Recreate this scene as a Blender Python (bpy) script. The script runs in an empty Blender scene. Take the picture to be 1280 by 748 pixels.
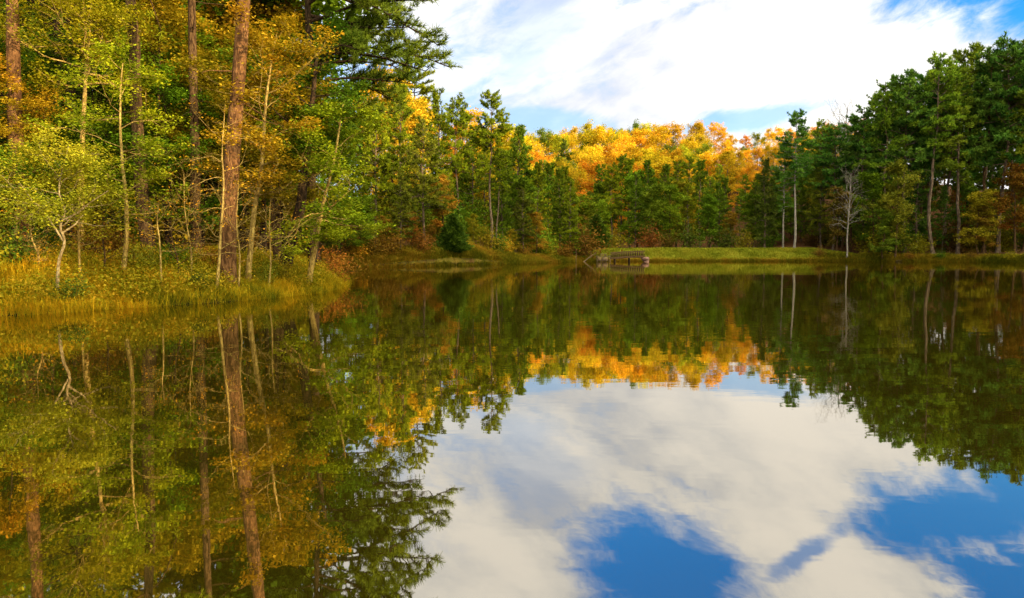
import bpy, math, random
import numpy as np
from math import radians as R, sin, cos, pi

sc = bpy.context.scene
COL = sc.collection
# ------------------------------------------------------------------ camera
FPX, CX, CY = 914.0, 640.0, 374.0
PITCH = R(3.7)
EYE = 1.6
cd = bpy.data.cameras.new('camera')
cam = bpy.data.objects.new('camera', cd)
COL.objects.link(cam)
cam.location = (0, 0, EYE)
cam.rotation_euler = (R(90) - PITCH, 0, 0)
cd.sensor_width = 36
cd.lens = 36 * FPX / 1280
cd.clip_start = .05
cd.clip_end = 6000
sc.camera = cam

# ------------------------------------------------------------------ light
SUN_AZ, SUN_EL = R(125), R(9.5)          # clockwise from +Y (the view direction)
SUN = (sin(SUN_AZ) * cos(SUN_EL), cos(SUN_AZ) * cos(SUN_EL), sin(SUN_EL))
ld = bpy.data.lights.new('sun', 'SUN')
ld.energy = 5.0
ld.angle = R(0.5)
ld.color = (1.0, .74, .40)
sun = bpy.data.objects.new('sun', ld)
COL.objects.link(sun)
sun.rotation_euler = (R(90) - SUN_EL, 0, -SUN_AZ + pi)
import mathutils
sun.rotation_euler = mathutils.Vector(SUN).to_track_quat('Z', 'Y').to_euler()
sun.location = (60, -60, 80)

vs = sc.view_settings
sc.display_settings.display_device = 'sRGB'
vs.view_transform = 'Standard'
vs.look = 'None'
vs.gamma = 1
vs.use_curve_mapping = False
vs.exposure = 1.1

cy = sc.cycles
cy.max_bounces = 8
cy.diffuse_bounces = 3
cy.glossy_bounces = 3
cy.transmission_bounces = 3
cy.transparent_max_bounces = 4
cy.caustics_reflective = False
cy.caustics_refractive = False
cy.sample_clamp_indirect = 4


# ------------------------------------------------------------------ node help
class NT:
    def __init__(s, tree):
        s.t = tree
        s.n = tree.nodes
        s.l = tree.links

    def new(s, typ, **kw):
        n = s.n.new(typ)
        for k, v in kw.items():
            setattr(n, k, v)
        return n

    def put(s, sock, v):
        if hasattr(v, 'links') and hasattr(v, 'node'):
            s.l.new(v, sock)
        else:
            if isinstance(v, (tuple, list)) and len(v) == 3 and sock.type == 'RGBA':
                v = (*v, 1)
            sock.default_value = v

    def math(s, op, a, b=0.0, c=None, clamp=False):
        n = s.new('ShaderNodeMath', operation=op, use_clamp=clamp)
        s.put(n.inputs[0], a)
        s.put(n.inputs[1], b)
        if c is not None:
            s.put(n.inputs[2], c)
        return n.outputs[0]

    def mix(s, f, a, b, mode='MIX'):
        n = s.new('ShaderNodeMix', data_type='RGBA', blend_type=mode)
        n.clamp_factor = True
        s.put(n.inputs[0], f)
        s.put(n.inputs[6], a)
        s.put(n.inputs[7], b)
        return n.outputs[2]

    def smooth(s, v, lo, hi, a=0.0, b=1.0):
        n = s.new('ShaderNodeMapRange', interpolation_type='SMOOTHSTEP')
        s.put(n.inputs[0], v)
        for i, q in enumerate((lo, hi, a, b)):
            n.inputs[1 + i].default_value = q
        return n.outputs[0]

    def noise(s, vec, scale, detail=4, rough=.55, dist=0.0):
        n = s.new('ShaderNodeTexNoise')
        if vec is not None:
            s.l.new(vec, n.inputs['Vector'])
        n.inputs['Scale'].default_value = scale
        n.inputs['Detail'].default_value = detail
        n.inputs['Roughness'].default_value = rough
        n.inputs['Distortion'].default_value = dist
        return n.outputs['Fac']

    def ramp(s, f, stops):
        n = s.new('ShaderNodeValToRGB')
        e = n.color_ramp.elements
        while len(e) < len(stops):
            e.new(.5)
        for q, (p, c) in zip(e, stops):
            q.position = p
            q.color = (*c, 1)
        s.put(n.inputs[0], f)
        return n.outputs[0]

    def mapping(s, vec, scale):
        n = s.new('ShaderNodeMapping')
        s.l.new(vec, n.inputs[0])
        n.inputs['Scale'].default_value = scale
        return n.outputs[0]


# ------------------------------------------------------------------ world: sky and clouds
w = bpy.data.worlds.new('World')
sc.world = w
w.use_nodes = True
T = NT(w.node_tree)
T.n.clear()
out = T.new('ShaderNodeOutputWorld')
bg = T.new('ShaderNodeBackground')
bg.inputs['Strength'].default_value = .1
T.l.new(bg.outputs[0], out.inputs[0])
sky = T.new('ShaderNodeTexSky', sky_type='NISHITA')
sky.sun_disc = False
sky.sun_elevation = SUN_EL
sky.sun_rotation = SUN_AZ
sky.air_density = 1.0
sky.dust_density = .4
sky.ozone_density = 2.0
tc = T.new('ShaderNodeTexCoord')
D = tc.outputs['Generated']
sx = T.new('ShaderNodeSeparateXYZ')
T.l.new(D, sx.inputs[0])
az = T.math('MULTIPLY', T.math('ARCTAN2', sx.outputs[0], sx.outputs[1]), 180 / pi)
el = T.math('MULTIPLY', T.math('ARCSINE', sx.outputs[2]), 180 / pi)


def azel(px, py, mirror=False):
    a, b = (px - CX) / FPX, (CY - py) / FPX
    y = cos(PITCH) + b * sin(PITCH)
    z = -sin(PITCH) + b * cos(PITCH)
    if mirror:
        z = -z
    return math.degrees(math.atan2(a, y)), math.degrees(math.atan2(z, math.hypot(a, y)))


cv = T.new('ShaderNodeCombineXYZ')       # sky coordinates in degrees, stretched along the horizon
T.put(cv.inputs[0], T.math('MULTIPLY', az, .1))
T.put(cv.inputs[1], T.math('MULTIPLY', el, .2))
rt = T.new('ShaderNodeMapping')
T.l.new(cv.outputs[0], rt.inputs[0])
rt.inputs['Rotation'].default_value = (0, 0, R(-48))
rs = T.new('ShaderNodeMapping')
T.l.new(rt.outputs[0], rs.inputs[0])
rs.inputs['Scale'].default_value = (.68, 1.1, 1)
rs.inputs['Location'].default_value = (3.1, 1.7, 0.4)
cvec = rs.outputs[0]
n1 = T.noise(cvec, 1.3, 7, .55, .25)
n2 = T.noise(cvec, .62, 4, .5, .3)
n3 = T.noise(cvec, 3.4, 8, .66, .5)
warp = T.math('MULTIPLY', T.math('SUBTRACT', n1, .5), 2.4)
warp = T.math('ADD', warp, T.math('MULTIPLY', T.math('SUBTRACT', n3, .5), 1.3))


def patch(az0, el0, sa, se, tilt=0.0, soft=.75):
    a = T.math('SUBTRACT', az, az0)
    e = T.math('SUBTRACT', el, el0)
    ct, st = cos(R(tilt)), sin(R(tilt))
    u = T.math('ADD', T.math('MULTIPLY', a, ct / sa), T.math('MULTIPLY', e, st / sa))
    v = T.math('ADD', T.math('MULTIPLY', a, -st / se), T.math('MULTIPLY', e, ct / se))
    d = T.math('SQRT', T.math('ADD', T.math('MULTIPLY', u, u), T.math('MULTIPLY', v, v)))
    d = T.math('ADD', d, T.math('MULTIPLY', warp, 1.0))
    return T.smooth(d, 1.0 + soft * .5, 1.0 - soft * .5)


PATCHES = [((850, 735, True), 6.3, 4.3, 20, .9, 1.0),
           ((1225, 640, True), 7.5, 2.6, -14, .9, 1.0),
           ((1290, 745, True), 5.5, 3.5, 0, .6, 1.0),
           ((1010, 690, True), 3.6, .9, -38, .8, .75),
           ((935, 150, False), 4.5, 1.2, 8, .9, .6),
           ((690, 150, False), 4.0, .9, -6, 1.0, .42),
           ((585, 100, False), 4.0, 2.5, 0, 1.4, .14),
           ((670, 45, False), 4.0, 3.0, 0, 1.4, .22),
           ((660, 540, True), 3.0, 2.0, 0, 1.4, .3),
           ((150, 100, False), 22.0, 9.0, 0, 1.2, .6)]
blue = None
for (p, sa, se, tl, sf, am) in PATCHES:
    a0, e0 = azel(*p)
    q = T.math('MULTIPLY', patch(a0, e0, sa, se, tl, sf), am)
    blue = q if blue is None else T.math('MAXIMUM', blue, q)
outer = T.math('MULTIPLY', T.smooth(el, 27, 40), T.smooth(n2, .47, .62))   # broken cloud overhead
blue = T.math('MAXIMUM', blue, outer)
skyc = T.mix(1.0, sky.outputs[0], T.mix(T.smooth(el, 8, 24), (.34, 1.12, 1.95), (.04, .98, 2.05)), 'MULTIPLY')
shade = T.math('ADD', T.math('MULTIPLY', n2, .45), T.math('MULTIPLY', n1, .35))
shade = T.math('ADD', shade, T.math('MULTIPLY', n3, .12))
shade = T.math('ADD', shade, .04)
cloudc = T.ramp(T.smooth(shade, .38, .57), [(0, (.60, .63, .70)), (.45, (.82, .82, .82)), (1, (1.0, .97, .92))])
dp = T.new('ShaderNodeVectorMath', operation='DOT_PRODUCT')
T.l.new(D, dp.inputs[0])
dp.inputs[1].default_value = (sin(SUN_AZ) * cos(R(42)), cos(SUN_AZ) * cos(R(42)), sin(R(42)))
fill_glow = T.smooth(dp.outputs['Value'], .15, .97)          # unseen warm glow added to the sun-side clouds as fill light
cloudc = T.mix(fill_glow, T.mix(1.0, cloudc, (6.4, 6.4, 6.4), 'MULTIPLY'), (35, 31.5, 20))
T.put(bg.inputs[0], T.mix(blue, cloudc, skyc))
w.cycles.sampling_method = 'MANUAL'
w.cycles.sample_map_resolution = 512


# ------------------------------------------------------------------ world geometry helpers
def at(px, py, Y):
    """world point seen at photo pixel (px, py) at forward distance Y"""
    a, b = (px - CX) / FPX, (CY - py) / FPX
    y = cos(PITCH) + b * sin(PITCH)
    z = -sin(PITCH) + b * cos(PITCH)
    k = Y / y
    return np.array([a * k, Y, EYE + z * k])


POND = np.array([(-2, .6), (-10, 2), (-20, 8), (-22, 13), (-17, 16.2), (-12.8, 18.3), (-11, 20.9), (-9.6, 23), (-8.7, 24.8), (-7.7, 28),
                 (-7.9, 33), (-9.2, 39.5), (-14, 46), (-22, 55), (-24, 66), (-19, 73), (-15.7, 75.5), (-10.7, 81), (-4, 91), (3, 103),
                 (7.4, 112), (11, 119), (14, 122), (30, 122.3), (53, 122), (58, 120), (66, 116), (75, 112), (82, 108), (84, 95), (78, 75), (66, 50),
                 (50, 28), (32, 12), (15, 3), (5, .4)], float)


def vnoise(x, y, s, seed):
    """smooth value noise"""
    r = np.random.default_rng(seed).random((64, 64))
    u, v = x / s, y / s
    i, j = np.floor(u).astype(int), np.floor(v).astype(int)
    fu, fv = u - i, v - j
    fu, fv = fu * fu * (3 - 2 * fu), fv * fv * (3 - 2 * fv)
    g = lambda a, b: r[a % 64, b % 64]
    return (g(i, j) * (1 - fu) + g(i + 1, j) * fu) * (1 - fv) + (g(i, j + 1) * (1 - fu) + g(i + 1, j + 1) * fu) * fv


def pond_sd(x, y):
    """signed distance to the shoreline, positive on land"""
    x, y = np.asarray(x, float), np.asarray(y, float)
    best = np.full(x.shape, 1e9)
    inside = np.zeros(x.shape, bool)
    n = len(POND)
    for k in range(n):
        (ax, ay), (bx_, by_) = POND[k], POND[(k + 1) % n]
        dx, dy = bx_ - ax, by_ - ay
        t = np.clip(((x - ax) * dx + (y - ay) * dy) / (dx * dx + dy * dy), 0, 1)
        best = np.minimum(best, np.hypot(x - ax - t * dx, y - ay - t * dy))
        c = ((ay > y) != (by_ > y)) & (x < (bx_ - ax) * (y - ay) / (by_ - ay + 1e-12) + ax)
        inside ^= c
    return np.where(inside, -best, best)


def sstep(v, a, b):
    t = np.clip((v - a) / (b - a), 0, 1)
    return t * t * (3 - 2 * t)


RIDGE = [((62, -95), 15), ((98, -51), 21), ((127, -9), 36), ((150, 25), 50), ((171, 54), 57), ((200, 95), 55), ((250, 150), 50)]


def hfun(x, y):
    x, y = np.atleast_1d(np.asarray(x, float)), np.atleast_1d(np.asarray(y, float))
    d = pond_sd(x, y)
    d = d + (vnoise(x, y, 2.3, 1) - .5) * np.where(y < 60, .7, .25) * (np.abs(d) < 6)
    land = np.maximum(d, 0)
    z = 1.15 * (1 - np.exp(-land / 2.2)) + .022 * np.minimum(land, 60)
    z += (vnoise(x, y, 5, 2) - .5) * .35 * sstep(land, 1, 6) + (vnoise(x, y, 1.3, 5) - .5) * .12 * sstep(land, .3, 2)
    # dam: an even grass bank with a level top
    wd = sstep(x, 11, 17) * (1 - sstep(x, 52, 60)) * sstep(y, 119, 121) * (1 - sstep(y, 140, 150))
    zd = 2.08 * sstep(land, 0, 6.0) ** .8 + (vnoise(x, y, 4, 3) - .5) * .1
    z = z * (1 - wd) + zd * wd
    # hillside beyond the dam
    z += 18 * sstep(y + .12 * x, 158, 262) * sstep(x, -75, -5) * (1 - .5 * sstep(x, 70, 150))
    z += 9 * sstep(-x, 20, 80) * sstep(y, -20, 40)
    z += 8 * sstep(y - .9 * np.maximum(x, 0), 70, 130) * sstep(-x, -2, 14)
    z += 10 * sstep(x, 40, 70) * sstep(y, 128, 165)
    # wooded ridge off to the right
    rz = np.zeros_like(z)
    for k in range(len(RIDGE) - 1):
        (a, ha), (b, hb) = RIDGE[k], RIDGE[k + 1]
        dx, dy = b[0] - a[0], b[1] - a[1]
        t = np.clip(((x - a[0]) * dx + (y - a[1]) * dy) / (dx * dx + dy * dy), 0, 1)
        dd = np.hypot(x - a[0] - t * dx, y - a[1] - t * dy)
        rz = np.maximum(rz, (ha + (hb - ha) * t - 17) * np.exp(-(dd / 38) ** 2))
    z += rz * sstep(land, 0, 40)
    z = np.where(d < 0, np.maximum(d * .35, -2.2), z)
    return z


def gz(x, y):
    return float(hfun(x, y)[0])


# ------------------------------------------------------------------ object helpers
def tag(o, label=None, cat=None, group=None, kind=None):
    if label:
        o['label'] = label
    if cat:
        o['category'] = cat
    if group:
        o['group'] = group
    if kind:
        o['kind'] = kind
    return o


def mesh_obj(name, V, F, mat, parent=None, attrs=None, smooth=False):
    """V (n,3); F list of (m,k) index arrays"""
    me = bpy.data.meshes.new(name)
    V = np.asarray(V, np.float32)
    me.vertices.add(len(V))
    me.vertices.foreach_set('co', V.ravel())
    loops = np.concatenate([f.ravel() for f in F]).astype(np.int32)
    sizes = np.concatenate([np.full(len(f), f.shape[1]) for f in F]).astype(np.int32)
    starts = np.concatenate([[0], np.cumsum(sizes)[:-1]]).astype(np.int32)
    me.loops.add(len(loops))
    me.loops.foreach_set('vertex_index', loops)
    me.polygons.add(len(sizes))
    me.polygons.foreach_set('loop_start', starts)
    me.polygons.foreach_set('loop_total', sizes)
    if smooth:
        me.polygons.foreach_set('use_smooth', np.ones(len(sizes), bool))
    me.update(calc_edges=True)
    for k, v in (attrs or {}).items():
        a = me.attributes.new(k, 'FLOAT', 'POINT')
        a.data.foreach_set('value', np.asarray(v, np.float32))
    me.materials.append(mat)
    o = bpy.data.objects.new(name, me)
    COL.objects.link(o)
    if parent:
        o.parent = parent
    return o


class Geo:
    def __init__(s):
        s.v, s.f, s.n, s.a = [], [], 0, []

    def add(s, V, F, a=None):
        V = np.asarray(V, float)
        s.v.append(V)
        for f in F:
            s.f.append(np.asarray(f, int) + s.n)
        s.a.append(np.full(len(V), .5) if a is None else np.asarray(a, float))
        s.n += len(V)

    def tube(s, pts, rad, sides=5, a=None):
        pts = np.asarray(pts, float)
        rad = np.asarray(rad, float)
        n = len(pts)
        tan = np.gradient(pts, axis=0)
        tan /= np.linalg.norm(tan, axis=1)[:, None] + 1e-9
        ref = np.where(np.abs(tan[:, 2:3]) > .8, np.array([[1., 0, 0]]), np.array([[0., 0, 1]]))
        if np.abs(tan[:, 2]).mean() > .5:
            ref = np.tile(np.array([[1., 0, 0]]), (n, 1))
        else:
            ref = np.tile(np.array([[0.02, 0.01, 1]]), (n, 1))
        u = np.cross(tan, ref)
        u /= np.linalg.norm(u, axis=1)[:, None] + 1e-9
        v = np.cross(tan, u)
        th = np.arange(sides) * 2 * pi / sides
        ring = pts[:, None] + rad[:, None, None] * (np.cos(th)[None, :, None] * u[:, None] + np.sin(th)[None, :, None] * v[:, None])
        i = np.arange(n - 1)[:, None] * sides
        j = np.arange(sides)[None]
        q = np.stack([i + j, i + (j + 1) % sides, i + sides + (j + 1) % sides, i + sides + j], -1).reshape(-1, 4)
        s.add(ring.reshape(-1, 3), [q], None if a is None else np.full(n * sides, a))

    def box(s, lo, hi):
        (x0, y0, z0), (x1, y1, z1) = lo, hi
        V = [(x0, y0, z0), (x1, y0, z0), (x1, y1, z0), (x0, y1, z0), (x0, y0, z1), (x1, y0, z1), (x1, y1, z1), (x0, y1, z1)]
        s.add(V, [np.array([(0, 3, 2, 1), (4, 5, 6, 7), (0, 1, 5, 4), (1, 2, 6, 5), (2, 3, 7, 6), (3, 0, 4, 7)])])

    def obj(s, name, mat, parent=None, smooth=False):
        byk = {}
        for f in s.f:
            byk.setdefault(f.shape[1], []).append(f)
        return mesh_obj(name, np.concatenate(s.v), [np.concatenate(v) for v in byk.values()], mat, parent, {'rnd': np.concatenate(s.a)}, smooth)


def unit(v):
    return v / (np.linalg.norm(v, axis=-1, keepdims=True) + 1e-9)


def leaf_quads(rng, C, size, flat, rnd, slim=.55):
    """diamond leaves at centres C; flat = how level they lie"""
    n = len(C)
    N = rng.normal(size=(n, 3))
    N[:, 2] = np.abs(N[:, 2]) + flat * 2.2
    N = unit(N)
    A = unit(np.cross(N, rng.normal(size=(n, 3))))
    B = np.cross(N, A)
    L = (size * rng.uniform(.6, 1.25, n))[:, None]
    bend = N * L * rng.uniform(-.15, .1, (n, 1))
    V = np.stack([C - A * L * .5, C + B * L * slim * .5 - bend, C + A * L * .5, C - B * L * slim * .5 - bend], 1).reshape(-1, 3)
    F = np.arange(n * 4).reshape(-1, 4)
    return V, F, np.repeat(rnd, 4)


def tufts(rng, C, Dr, k, L, wd, rnd, spread=.9):
    """k needle blades fanning out of each point C along Dr"""
    n = len(C)
    c = np.repeat(C, k, 0)
    d = unit(np.repeat(Dr, k, 0) + rng.normal(size=(n * k, 3)) * spread)
    s = unit(np.cross(d, rng.normal(size=(n * k, 3))))
    l = L * rng.uniform(.6, 1.15, (n * k, 1))
    V = np.stack([c - s * wd * .5, c + s * wd * .5, c + d * l + s * wd * .18, c + d * l - s * wd * .18], 1).reshape(-1, 3)
    F = np.arange(n * k * 4).reshape(-1, 4)
    return V, F, np.repeat(np.clip(np.repeat(rnd, k) + rng.normal(size=n * k) * .08, 0, 1), 4)


def walk(rng, p, d, L, n, pull=(0, 0, 0), jit=.12):
    """a wandering limb: n steps of total length L"""
    p, d = np.array(p, float), unit(np.array(d, float))
    pts = [p]
    for _ in range(n):
        d = unit(d + np.array(pull) / n + rng.normal(size=3) * jit)
        p = p + d * L / n
        pts.append(p)
    return np.array(pts)


def lerp_path(pts, t):
    t = np.clip(t, 0, 1) * (len(pts) - 1)
    i = min(int(t), len(pts) - 2)
    return pts[i] + (pts[i + 1] - pts[i]) * (t - i), unit(pts[i + 1] - pts[i])


# ------------------------------------------------------------------ materials
def new_mat(name):
    m = bpy.data.materials.new(name)
    m.use_nodes = True
    t = NT(m.node_tree)
    t.n.clear()
    o = t.new('ShaderNodeOutputMaterial')
    return m, t, o


def leaf_material(name, trans=.35, vlo=.55, vhi=1.45, rough=.5):
    """colour comes from each crown's own object colour; every leaf and clump differs a little in hue and depth"""
    m, t, o = new_mat(name)
    oi = t.new('ShaderNodeObjectInfo')
    at_ = t.new('ShaderNodeAttribute', attribute_name='rnd')
    r = at_.outputs['Fac']
    hs = t.new('ShaderNodeHueSaturation')
    sp = t.math('MULTIPLY', t.math('SUBTRACT', r, .5), t.math('MULTIPLY', oi.outputs['Alpha'], .16))
    ob = t.math('MULTIPLY', t.math('SUBTRACT', oi.outputs['Random'], .5), .025)
    t.put(hs.inputs['Hue'], t.math('SUBTRACT', t.math('ADD', .5, ob), sp))
    t.put(hs.inputs['Value'], t.math('ADD', vlo, t.math('MULTIPLY', r, vhi - vlo)))
    t.put(hs.inputs['Color'], oi.outputs['Color'])
    c = hs.outputs[0]
    df = t.new('ShaderNodeBsdfDiffuse')
    tr = t.new('ShaderNodeBsdfTranslucent')
    t.put(df.inputs[0], c)
    t.put(tr.inputs[0], t.mix(1.0, c, (1.15, 1.1, .7), 'MULTIPLY'))
    mx = t.new('ShaderNodeMixShader')
    mx.inputs[0].default_value = trans
    t.l.new(df.outputs[0], mx.inputs[1])
    t.l.new(tr.outputs[0], mx.inputs[2])
    gl = t.new('ShaderNodeBsdfGlossy')
    gl.inputs['Roughness'].default_value = rough
    gl.inputs['Color'].default_value = (.8, .85, .8, 1)
    m2 = t.new('ShaderNodeMixShader')
    m2.inputs[0].default_value = .004
    t.l.new(mx.outputs[0], m2.inputs[1])
    t.l.new(gl.outputs[0], m2.inputs[2])
    t.l.new(m2.outputs[0], o.inputs[0])
    return m


def bark_material(name, dark, mid, light, scale=6.0, stretch=.28, bump=.6):
    m, t, o = new_mat(name)
    tcn = t.new('ShaderNodeTexCoord')
    v = t.mapping(tcn.outputs['Object'], (1, 1, stretch))
    wn = t.new('ShaderNodeTexNoise')
    t.l.new(v, wn.inputs['Vector'])
    wn.inputs['Scale'].default_value = scale * 1.7
    wn.inputs['Detail'].default_value = 4
    wv = t.new('ShaderNodeVectorMath', operation='MULTIPLY_ADD')
    t.l.new(wn.outputs['Color'], wv.inputs[0])
    wv.inputs[1].default_value = (.22, .22, .22)
    t.l.new(v, wv.inputs[2])
    vo = t.new('ShaderNodeTexVoronoi', feature='F1')
    t.l.new(wv.outputs[0], vo.inputs['Vector'])
    vo.inputs['Scale'].default_value = scale * 2.2
    sx_ = t.new('ShaderNodeSeparateColor')
    t.l.new(vo.outputs['Color'], sx_.inputs[0])
    n = t.noise(v, scale * 5, 6, .7, .3)
    n2 = t.noise(tcn.outputs['Object'], 1.1, 4)
    f = t.math('SUBTRACT', .62, t.math('MULTIPLY', vo.outputs['Distance'], .55))
    f = t.math('ADD', f, t.math('MULTIPLY', t.math('SUBTRACT', sx_.outputs[0], .5), .22))
    f = t.math('ADD', f, t.math('MULTIPLY', t.math('SUBTRACT', n, .5), .55))
    f = t.math('ADD', f, t.math('MULTIPLY', t.math('SUBTRACT', n2, .5), .5))
    c = t.ramp(f, [(.2, dark), (.5, mid), (.85, light)])
    b = t.new('ShaderNodeBsdfPrincipled')
    t.put(b.inputs['Base Color'], c)
    b.inputs['Roughness'].default_value = .95
    b.inputs['Specular IOR Level'].default_value = .1
    bp = t.new('ShaderNodeBump')
    bp.inputs['Strength'].default_value = bump
    bp.inputs['Distance'].default_value = .05
    t.l.new(f, bp.inputs['Height'])
    t.l.new(bp.outputs[0], b.inputs['Normal'])
    t.l.new(b.outputs[0], o.inputs[0])
    return m


M_LEAF = leaf_material('leaf', trans=.27, vlo=.32, vhi=1.8)
M_NEEDLE = leaf_material('needle', trans=.2, vlo=.3, vhi=1.85)
M_GRASS = leaf_material('grass_blade', trans=.3, vlo=.6, vhi=1.4)
B_PINE = bark_material('pine_bark', (.055, .026, .011), (.165, .082, .034), (.31, .18, .085), 7.0)
B_FARPINE = bark_material('far_pine_bark', (.06, .042, .03), (.16, .115, .08), (.28, .21, .15), 3.0)
B_DARK = bark_material('dark_bark', (.012, .008, .005), (.045, .026, .014), (.09, .055, .03), 6.0)
B_BROWN = bark_material('brown_bark', (.03, .016, .008), (.10, .058, .026), (.19, .12, .05), 7.0)
B_YELLOW = bark_material('mossy_bark', (.14, .09, .025), (.38, .27, .08), (.58, .45, .17), 8.0, .3, .25)
B_PALE = bark_material('pale_bark', (.12, .085, .04), (.30, .24, .13), (.45, .38, .23), 9.0, .4, .2)
B_GREY = bark_material('grey_bark', (.12, .105, .09), (.30, .27, .24), (.5, .46, .42), 6.0, .3, .25)


def plain_material(name, c1, c2, scale=4.0, rough=.85):
    m, t, o = new_mat(name)
    tcn = t.new('ShaderNodeTexCoord')
    n = t.noise(tcn.outputs['Object'], scale, 6, .6)
    b = t.new('ShaderNodeBsdfPrincipled')
    t.put(b.inputs['Base Color'], t.ramp(n, [(.3, c1), (.7, c2)]))
    b.inputs['Roughness'].default_value = rough
    b.inputs['Specular IOR Level'].default_value = .12
    t.l.new(b.outputs[0], o.inputs[0])
    return m


M_WOOD = plain_material('weathered_wood', (.07, .04, .02), (.15, .09, .05), 5)
M_RAIL = plain_material('dark_rail_wood', (.035, .02, .010), (.09, .05, .025), 5)
M_PALEWOOD = plain_material('bleached_wood', (.09, .06, .035), (.18, .125, .075), 5)
M_DARKWOOD = plain_material('wet_wood', (.015, .010, .007), (.05, .03, .02), 4)
M_STONE = plain_material('pink_stone', (.12, .065, .05), (.24, .14, .12), 3)


# ------------------------------------------------------------------ setting: ground, water
def axis(lo, hi, near_lo, near_hi, fine, grow=1.18):
    a = list(np.arange(near_lo, near_hi + 1e-6, fine))
    s, x = fine, near_hi
    while x < hi:
        s *= grow
        x += s
        a.append(x)
    s, x = fine, near_lo
    while x > lo:
        s *= grow
        x -= s
        a.insert(0, x)
    return np.array(a)


gx = np.unique(np.concatenate([axis(-2500, 2500, -24, 96, .9), np.arange(-24, -4, .3)]))
gy = np.unique(np.concatenate([np.arange(12, 48, .25), axis(-2500, 3000, -10, 150, .9)]))
GX, GY = np.meshgrid(gx, gy)
GZ = hfun(GX.ravel(), GY.ravel()).reshape(GX.shape)
nx, ny = len(gx), len(gy)
i = np.arange(ny - 1)[:, None] * nx
j = np.arange(nx - 1)[None]
quads = np.stack([i + j, i + j + 1, i + nx + j + 1, i + nx + j], -1).reshape(-1, 4)
X_, Y_ = GX.ravel(), GY.ravel()
sd = pond_sd(X_, Y_)
lawn = sstep(X_, 11, 15) * (1 - sstep(X_, 54, 60)) * sstep(Y_, 120, 122) * (1 - sstep(Y_, 132, 136))
shore = (1 - sstep(sd, 2, 5.5))
mg, t, o = new_mat('forest_floor')
tcn = t.new('ShaderNodeTexCoord')
P = tcn.outputs['Object']
la = t.new('ShaderNodeAttribute', attribute_name='lawn').outputs['Fac']
sa_ = t.new('ShaderNodeAttribute', attribute_name='shore').outputs['Fac']
f1 = t.noise(P, 3.5, 8, .7)
f2 = t.noise(P, .35, 4, .6)
litter = t.ramp(f1, [(.3, (.020, .010, .005)), (.5, (.07, .030, .012)), (.72, (.15, .075, .025))])
grassy = t.ramp(t.math('ADD', t.math('MULTIPLY', f1, .5), t.math('MULTIPLY', f2, .5)), [(.35, (.03, .035, .006)), (.5, (.08, .07, .010)), (.68, (.15, .10, .018))])
lawnc = t.ramp(t.math('ADD', t.math('MULTIPLY', f1, .45), t.math('MULTIPLY', f2, .55)), [(.35, (.10, .12, .012)), (.52, (.20, .21, .016)), (.7, (.30, .26, .03))])
c = t.mix(t.math('MULTIPLY', sa_, t.smooth(f2, .25, .55)), litter, grassy)
c = t.mix(la, c, lawnc)
sz = t.new('ShaderNodeSeparateXYZ')
t.l.new(P, sz.inputs[0])
c = t.mix(t.smooth(t.math('ADD', sz.outputs[2], t.math('MULTIPLY', t.math('SUBTRACT', f1, .5), .3)), .42, .10), c, (.020, .013, .007))
b = t.new('ShaderNodeBsdfPrincipled')
t.put(b.inputs['Base Color'], c)
b.inputs['Roughness'].default_value = 1
b.inputs['Specular IOR Level'].default_value = .05
bp = t.new('ShaderNodeBump')
bp.inputs['Strength'].default_value = .7
bp.inputs['Distance'].default_value = .08
t.l.new(f1, bp.inputs['Height'])
t.l.new(bp.outputs[0], b.inputs['Normal'])
t.l.new(b.outputs[0], o.inputs[0])
ground = mesh_obj('ground', np.stack([X_, Y_, GZ.ravel()], 1), [quads], mg, None, {'lawn': lawn, 'shore': shore}, True)
tag(ground, kind='structure')

mw, t, o = new_mat('pond_water')
tcn = t.new('ShaderNodeTexCoord')
P = tcn.outputs['Object']
rip1 = t.noise(t.mapping(P, (.55, 1.5, 1)), 1.0, 3, .5, .3)
rip2 = t.noise(t.mapping(P, (.10, .22, 1)), 1.0, 2, .5)
rip3 = t.noise(t.mapping(P, (2.2, 5, 1)), 1.0, 2, .5)
calm = t.smooth(t.noise(t.mapping(P, (.02, .05, 1)), 1.0, 2), .35, .65, .35, 1.0)
hgt = t.math('ADD', t.math('MULTIPLY', rip1, .55), t.math('MULTIPLY', rip2, 1.2))
hgt = t.math('ADD', hgt, t.math('MULTIPLY', rip3, .09))
bp = t.new('ShaderNodeBump')
bp.inputs['Distance'].default_value = .010
t.put(bp.inputs['Strength'], t.math('MULTIPLY', calm, .5))
t.l.new(hgt, bp.inputs['Height'])
fr = t.new('ShaderNodeFresnel')
fr.inputs['IOR'].default_value = 1.33
gl = t.new('ShaderNodeBsdfGlossy')
gl.inputs['Roughness'].default_value = .015
gl.inputs['Color'].default_value = (.97, .91, .81, 1)
df = t.new('ShaderNodeBsdfDiffuse')
df.inputs['Color'].default_value = (.020, .016, .001, 1)
t.l.new(bp.outputs[0], gl.inputs['Normal'])
mx = t.new('ShaderNodeMixShader')
t.put(mx.inputs[0], t.math('ADD', .46, t.math('MULTIPLY', fr.outputs[0], .47), clamp=True))
t.l.new(df.outputs[0], mx.inputs[1])
t.l.new(gl.outputs[0], mx.inputs[2])
t.l.new(mx.outputs[0], o.inputs[0])
WX0, WX1, WY0, WY1 = -40, 100, -6, 130
water = mesh_obj('water', [(WX0, WY0, 0), (WX1, WY0, 0), (WX1, WY1, 0), (WX0, WY1, 0)], [np.array([[0, 1, 2, 3]])], mw)
tag(water, kind='structure')


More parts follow.
